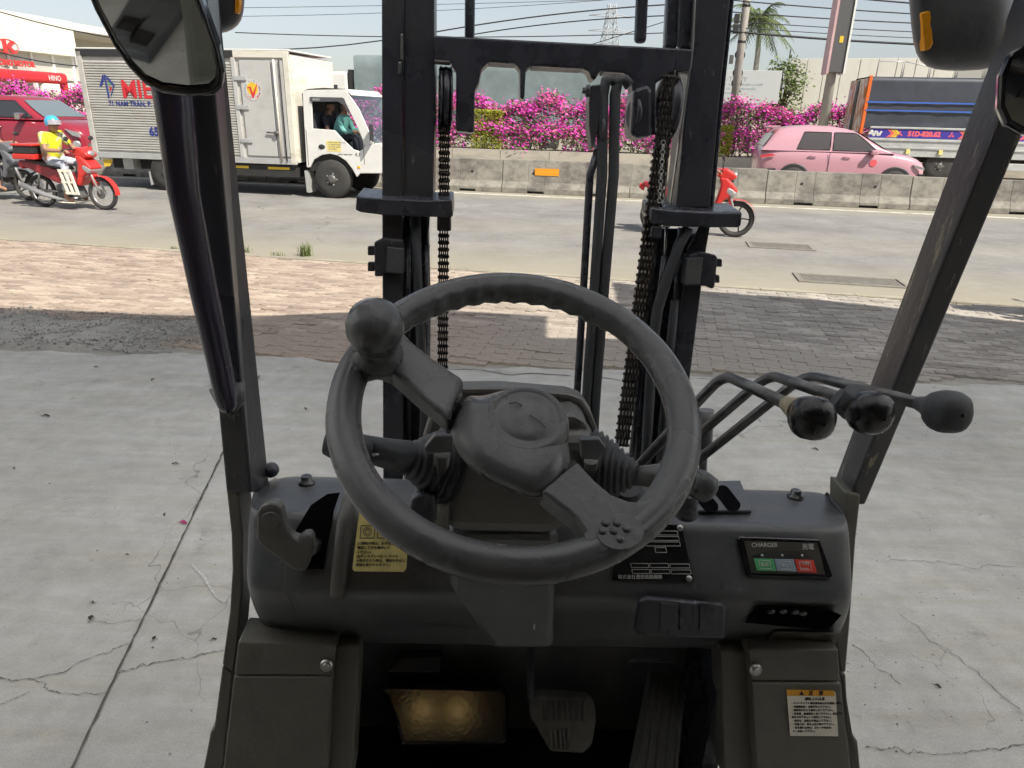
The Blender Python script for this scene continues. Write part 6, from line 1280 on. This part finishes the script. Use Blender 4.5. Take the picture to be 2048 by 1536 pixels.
lx, lz = srx(68, 125); text_at('THĂNG LONG MOTOR', (lx, -.012, srx(40, 128)[1] - .12), UX, UZ, .30, kk.data.materials[0], sr, bold=.02, align='RIGHT', depth=.02)
g = MB(); xr = srx(40, 165)[0]; g.box((xr - 7, -3.2, 2.75), (xr, -2.6, 3.35)); g.build('entrance_sign', M['redprint'], sr, .2, seg=3); g = MB(); g.box((xr - .25, -3.1, 0), (xr, -2.7, 2.9)); g.build('entrance_post', M['redprint'], sr, .05)
text_at('HINO', (xr - 1.6, -3.21, 2.92), UX, UZ, .26, M['whiteink'], sr, bold=.01)
wv = srx(92, 180)[0]; pw = A_ + bu.normalized() * wv + Vector((-bu.y, bu.x, 0)).normalized() * -1.2
van = empty('parked_van', pw, ba, 'cream rounded minibus parked under the showroom eaves', 'van'); g = MB(); g.box((0, 0, .4), (4.6, 1.9, 2.9)); g.build('body', M['fascia'], van, .5, seg=4); g = MB(); g.box((.5, -.02, 1.7), (4.0, .01, 2.2)); g.build('window', M['darkglass'], van, .05)
for x in (.9, 3.7): wheel(van, x, .1, .34, .2, .2, M['wheelgrey'], -1)
# white panel wall, right
A2 = gy(1582, 118, 44.); B2 = gy(1905, 152, 40.5); wu = Vector((B2.x - A2.x, B2.y - A2.y, 0)); wl = wu.length; wa = math.atan2(wu.y, wu.x)
pwall = empty('panel_wall', (A2.x, A2.y, 0), wa, 'tall cream sheet metal wall behind the roadside sign', 'wall')
M['creamsheet'] = ruststain('cream_sheet', (.84, .81, .72), (.72, .67, .56), (1, 1, .5), .5, .8, .55)
n = 9; hw = A2.z
for k in range(n): g = MB(); g.box((wl * k / n + .02, 0, 0), (wl * (k + 1) / n - .02, .06, hw)); g.build('panel', M['creamsheet'], pwall, .01)
g = MB(); g.box((0, .07, 0), (wl + 6, .14, hw - .05)); g.build('backing', M['shade'], pwall)
for k in range(3): g = MB(); xx = -.2; g.tube([(-.1, .1, hw + .5 - k * .0), (-.1, .1, 0)], .04, 6); g.tube([(-.1, .1, hw - .2), (-2.4, .1, hw - 1.6)], .035, 6); g.tube([(-.1, .1, hw - 1.55 - k * .0), (-5.5, .1, hw - 1.5)], .035, 6); g.tube([(-5.5, .1, hw - 3.2), (-.1, .1, hw - 3.2)], .05, 6)
g.build('side_brace', M['blkplastic'], pwall)
# pale billboard behind the hedge
A3 = gy(1412, 140, 39.); B3 = gy(1564, 147, 38.); C3 = gy(1410, 205, 39.); su = Vector((B3.x - A3.x, B3.y - A3.y, 0)); sl_ = su.length; sa = math.atan2(su.y, su.x)
bb = empty('billboard', (A3.x, A3.y, 0), sa, 'faded white billboard with grey lettering above the hedge', 'sign'); bt, bbm = A3.z, C3.z
g = MB(); g.box((-1.5, 0, bbm), (sl_, .08, bt)); g.build('board', mat('faded_board', (.56, .58, .58), .6, var=.06, vscale=.6), bb, .01)
M['fadedink'] = mat('faded_grey_ink', (.30, .32, .33), .7); M['fadedblue'] = mat('faded_blue_ink', (.22, .30, .36), .7); H_ = bt - bbm
text_at('HỒNG-THỦY', (.0, -.004, bt - H_ * .34), UX, UZ, H_ * .15, M['fadedink'], bb, sx=1.05); 
for k, s_ in enumerate(('XE TẢI - XE BEN CÁC LOẠI - MUA BÁN TRẢ GÓP 1 & 2 CHỖ', 'MUA BÁN - TRAO ĐỔI - KÝ GỬI - BẢO HÀNH XE CẦM', 'VẬN TẢI HÀNG HÓA TOÀN QUỐC')): text_at(s_, (-.4, -.004, bt - H_ * (.46 + .13 * k)), UX, UZ, H_ * .055, M['fadedblue'], bb)
for x in (.2, sl_ * .5, sl_ - .2): g = MB(); g.box((x - .06, .09, 0), (x + .06, .2, bt - .1)); g.build('post', M['blkplastic'], bb)
# sign pole (boxed sign) and utility pole
def conc_pole(name, px, py_b, px_t, y, r, h, label):
    b0 = gy(px, py_b, y); e = empty(name, (b0.x, b0.y, 0), BA, label, 'pole'); g = MB(); g.tube([(0, 0, 0), (0, 0, h)], r, 14, rs=[r * 1.1, r * .75]); g.build('shaft', M['polec'], e); return e
M['polec'] = ruststain('weathered_pole', (.40, .38, .34), (.27, .255, .23), (2, 2, .8), .45, .7, .9)
up_ = conc_pole('utility_pole', 1467, 215, 1489, 33., .17, 11, 'concrete utility pole with cable boxes behind the billboard'.replace('behind', 'before'))
for z, m, s_ in ((5.1, 'blkplastic', .22), (5.5, 'blkplastic', .2), (3.95, 'wheelgrey', .16)): g = MB(); g.box((-.42, -.16, z), (-.42 + s_, .05, z + .34)); g.build('cable_box', M[m], up_, .02)
for z in (3.2, 3.6, 4.3): g = MB(); g.torus((0, 0, z), (.1, -1, .1), .19, .03, 20, 6); g.build('cable_coil', M['blkplastic'], up_)
for z in (4.75, 3.05, 6.1): g = MB(); g.lathe([(.17, 0), (.17, .10)], (0, 0, z), (0, 0, 1), 14); g.build('pole_band', M['blkplastic'], up_)
g = MB(); g.lathe([(.145, 0), (.145, .36)], (0, 0, 3.42), (0, 0, 1), 14); g.build('yellow_notice', M['yellowplate'], up_)
sp_ = conc_pole('sign_pole', 1646, 250, 1680, 26.5, .16, 9, 'concrete pole with a tall boxed sign right of the palm')
g = MB(); zb_ = gy(1660, 146, 26.5).z; g.box((-.20, -.42, zb_), (.26, .30, 8.6)); g.build('sign_box', mat('dark_sign_side', (.10, .10, .10), .5), sp_, .01)
g = MB(); g.box((-.28, -.46, zb_ - .05), (-.205, .34, 8.6)); g.build('sign_face', mat('pink_sign_face', (.55, .36, .36), .5, var=.2, vscale=1.2), sp_); g = MB(); g.box((.262, -.46, zb_ - .05), (.32, .34, 8.6)); g.build('sign_face', M['white'], sp_); g = MB(); g.box((-.02, -.43, zb_ + .9), (.1, -.42, zb_ + 1.1)); g.build('yellow_sticker', M['yellow'], sp_)
# palm tree
b0 = gy(1505, 200, 46.); pt = empty('palm_tree', (b0.x, b0.y, 0), 0, 'tall palm tree behind the utility pole', 'tree'); top = gy(1521, 38, 46.); tx, tz = top.x - b0.x, top.z
g = MB(); g.tube([(0, 0, 0), (tx * .1, 0, tz * .4), (tx * .35, 0, tz * .75), (tx, 0, tz)], .16, 10, rs=[.22, .17, .15, .12]); g.build('trunk', M['polec'], pt)
M['palmleaf'] = mat('palm_leaf', (.12, .16, .055), .6, rand=.35); q = random.Random(4)
for k in range(22):
    a = 2 * math.pi * k / 22 * 1.0 + q.uniform(-.2, .2); el = q.uniform(-.5, 1.15); L = q.uniform(2.0, 2.9); b = MB(); pts = []
    for i in range(15):
        t = i / 14; r_ = L * t * math.cos(el * (1 - .3 * t)) * .92; z = L * (math.sin(el) * t - .62 * t * t * (1 if el > -.2 else .6)); pts.append(Vector((tx + r_ * math.cos(a), r_ * math.sin(a), tz + z)))
    b.tube(pts, .02, 4, False); sd = Vector((-math.sin(a), math.cos(a), 0))
    for i in range(2, 15):
        for s_ in (-1, 1):
            for h_ in (0, .5):
                pb = pts[i].lerp(pts[i - 1], h_); ln = .62 * math.sin(math.pi * (i / 15) ** .6) + .12; tip = pb + sd * s_ * ln * q.uniform(.5, .8) + Vector((0, 0, -ln * q.uniform(.3, .7))) + (pts[i] - pts[i - 1]) * 1.2; wv_ = (pts[i] - pts[i - 1]).normalized() * .035
                b.add([pb - wv_, pb + wv_, tip], [(0, 1, 2)])
    b.build('frond', M['palmleaf'], pt, norm=False)
# leafy tree by the wall
def broadleaf(px, py_b, y, h, r, label, seed):
    b0 = gy(px, py_b, y); e = empty('broadleaf_tree', (b0.x, b0.y, 0), 0, label, 'tree'); q = random.Random(seed); g = MB(); lf = MB(); g.tube([(0, 0, 0), (.1, 0, h * .3), (0, 0, h * .6)], .12, 8, rs=[.16, .12, .08])
    for k in range(26):
        a = q.uniform(0, 6.28); zz = q.uniform(.35, 1) * h; rr = r * q.uniform(.3, 1) * (1.1 - .5 * zz / h); tip = Vector((rr * math.cos(a), rr * math.sin(a), zz)); g.tube([(0, 0, h * q.uniform(.25, .6)), tip * .6 + Vector((0, 0, zz * .3)), tip], .03, 5, rs=[.05, .03, .012])
        for _ in range(5): leafquads(lf, tip + Vector((q.gauss(0, .25), q.gauss(0, .25), q.gauss(0, .2))), .11, 16, .2, q)
    g.build('trunk', M['stemm'], e); lf.build('crown', mat('tree_leaf', (.13, .18, .05), .6, rand=.4), e, norm=False)
broadleaf(1560, 225, 42.5, 4.5, 1.2, 'leafy green tree between the billboard and the cream wall', 2); broadleaf(1965, 230, 46., 4.4, 2.2, 'leafy tree behind the wall end at right', 9)
# lattice transmission tower, far away
b0 = gy(1215, 150, 150.); tw = empty('transmission_tower', (b0.x, b0.y, 0), .3, 'distant lattice power tower above the crossbar', 'tower'); ht = gy(1228, 8, 150.).z; M['lattice'] = mat('grey_lattice', (.42, .44, .46), .6)
def wdt(z): return 3.2 * (1 - z / ht) ** 1.2 + .55
for sx in (-1, 1):
    for sy in (-1, 1): g = MB(); g.tube([(sx * wdt(z), sy * wdt(z), z) for z in [ht * k / 10 for k in range(11)]], .11, 4); g.build('leg', M['lattice'], tw)
g = MB()
for k in range(12):
    z0_, z1_ = ht * k / 12, ht * (k + 1) / 12
    for a, b_ in (((-1, -1), (1, -1)), ((1, -1), (1, 1)), ((1, 1), (-1, 1)), ((-1, 1), (-1, -1))): g.tube([(a[0] * wdt(z0_), a[1] * wdt(z0_), z0_), (b_[0] * wdt(z1_), b_[1] * wdt(z1_), z1_)], .055, 4); g.tube([(b_[0] * wdt(z0_), b_[1] * wdt(z0_), z0_), (a[0] * wdt(z1_), a[1] * wdt(z1_), z1_)], .055, 4)
g.build('bracing', M['lattice'], tw)
for z in (ht * .66, ht * .78, ht * .9): g = MB(); g.tube([(-4.5, 0, z), (0, 0, z + .7), (4.5, 0, z)], .08, 4); g.tube([(-4.5, 0, z), (4.5, 0, z)], .08, 4); g.build('crossarm', M['lattice'], tw)
# overhead wires
M['wire'] = mat('cable_black', (.03, .03, .035), .6); nw = 0
for (xa, ya), (xb, yb), y, r, sag, lab in [((-60, 5), (830, 70), 31, .022, 1.0, 'thick cable bundle sagging above the showroom'), ((-60, 88), (330, 130), 24, .018, .3, 'cable crossing the showroom fascia'), ((440, 16), (2110, -40), 60, .018, .3, 'faint upper wire above the box truck'), ((440, 33), (1330, -10), 60, .018, .3, 'second faint wire above the box truck'), ((470, 65), (1420, 62), 34, .02, .2, 'wire just above the box truck roof'),
                                           ((860, 66), (1420, 5), 36, .03, -.2, 'dark wire rising from the left mast rail'), ((940, 70), (1420, 30), 36, .025, -.2, 'dark wire crossing behind the tower'), ((1040, 82), (1420, 95), 40, .02, .2, 'low wire behind the crossbar'), ((1180, 90), (1420, 15), 40, .02, 0, 'steep wire right of the tower'),
                                           ((1440, 60), (2110, 95), 33, .045, .15, 'thick cable running past the palm to the sign pole'), ((1440, -2), (2110, 40), 33, .025, .1, 'wire above the palm crown'), ((1440, 22), (2110, 55), 34, .025, .1, 'second wire through the palm crown'), ((1440, 40), (2110, 72), 34, .018, .1, 'thin wire under the second one at right'), ((1560, -20), (2110, 22), 30, .03, .1, 'topmost wire at right'), ((1440, 52), (2110, 84), 33, .015, .1, 'thin messenger wire over the thick cable')]:
    a, b_ = gy(xa, ya, y), gy(xb, yb, y - (xb - xa) * .0025); g = MB(); g.tube([a.lerp(b_, t) + Vector((0, 0, -sag * 4 * t * (1 - t))) for t in [i / 14 for i in range(15)]], r, 5)
    o = g.build('power_line', M['wire']); tag(o, lab, 'wire', 'overhead wires')
# fork arms lying on the floor behind, seen in the side mirror
M['forksteel'] = mat('fork_steel', (.13, .135, .14), .5, metal=.3, var=.3, vscale=6)
def reflect(px, py):
    d = (FM.to_3x3() @ fray(px, py)).normalized(); n_ = (FM.to_3x3() @ MN).normalized(); p_ = FM @ hit(px, py, PM) + Vector((0, 0, .024)); r_ = d - n_ * 2 * d.dot(n_); return p_ + r_ * ((.022 - p_.z) / r_.z)
for (a, b_, lab) in (((330, -40), (250, 95), 'grey steel fork arm on the floor, outer one in the mirror'), ((372, -10), (275, 122), 'grey steel fork arm on the floor, inner one in the mirror')):
    A4, B4 = reflect(*a), reflect(*b_); u = (B4 - A4); L = u.length; e = empty('fork_arm', (A4.x, A4.y, .024), math.atan2(u.y, u.x), lab, 'fork', 'spare fork arms on the floor'); wd = .11
    g = MB(); g.box((0, -wd / 2, 0), (L, wd / 2, .05)); g.build('blade', M['forksteel'], e, .006); g = MB(); g.box((L - .12, -wd / 2 + .02, .0505), (L - .04, wd / 2 - .02, .054)); g.build('end_slot', M['ink'], e)
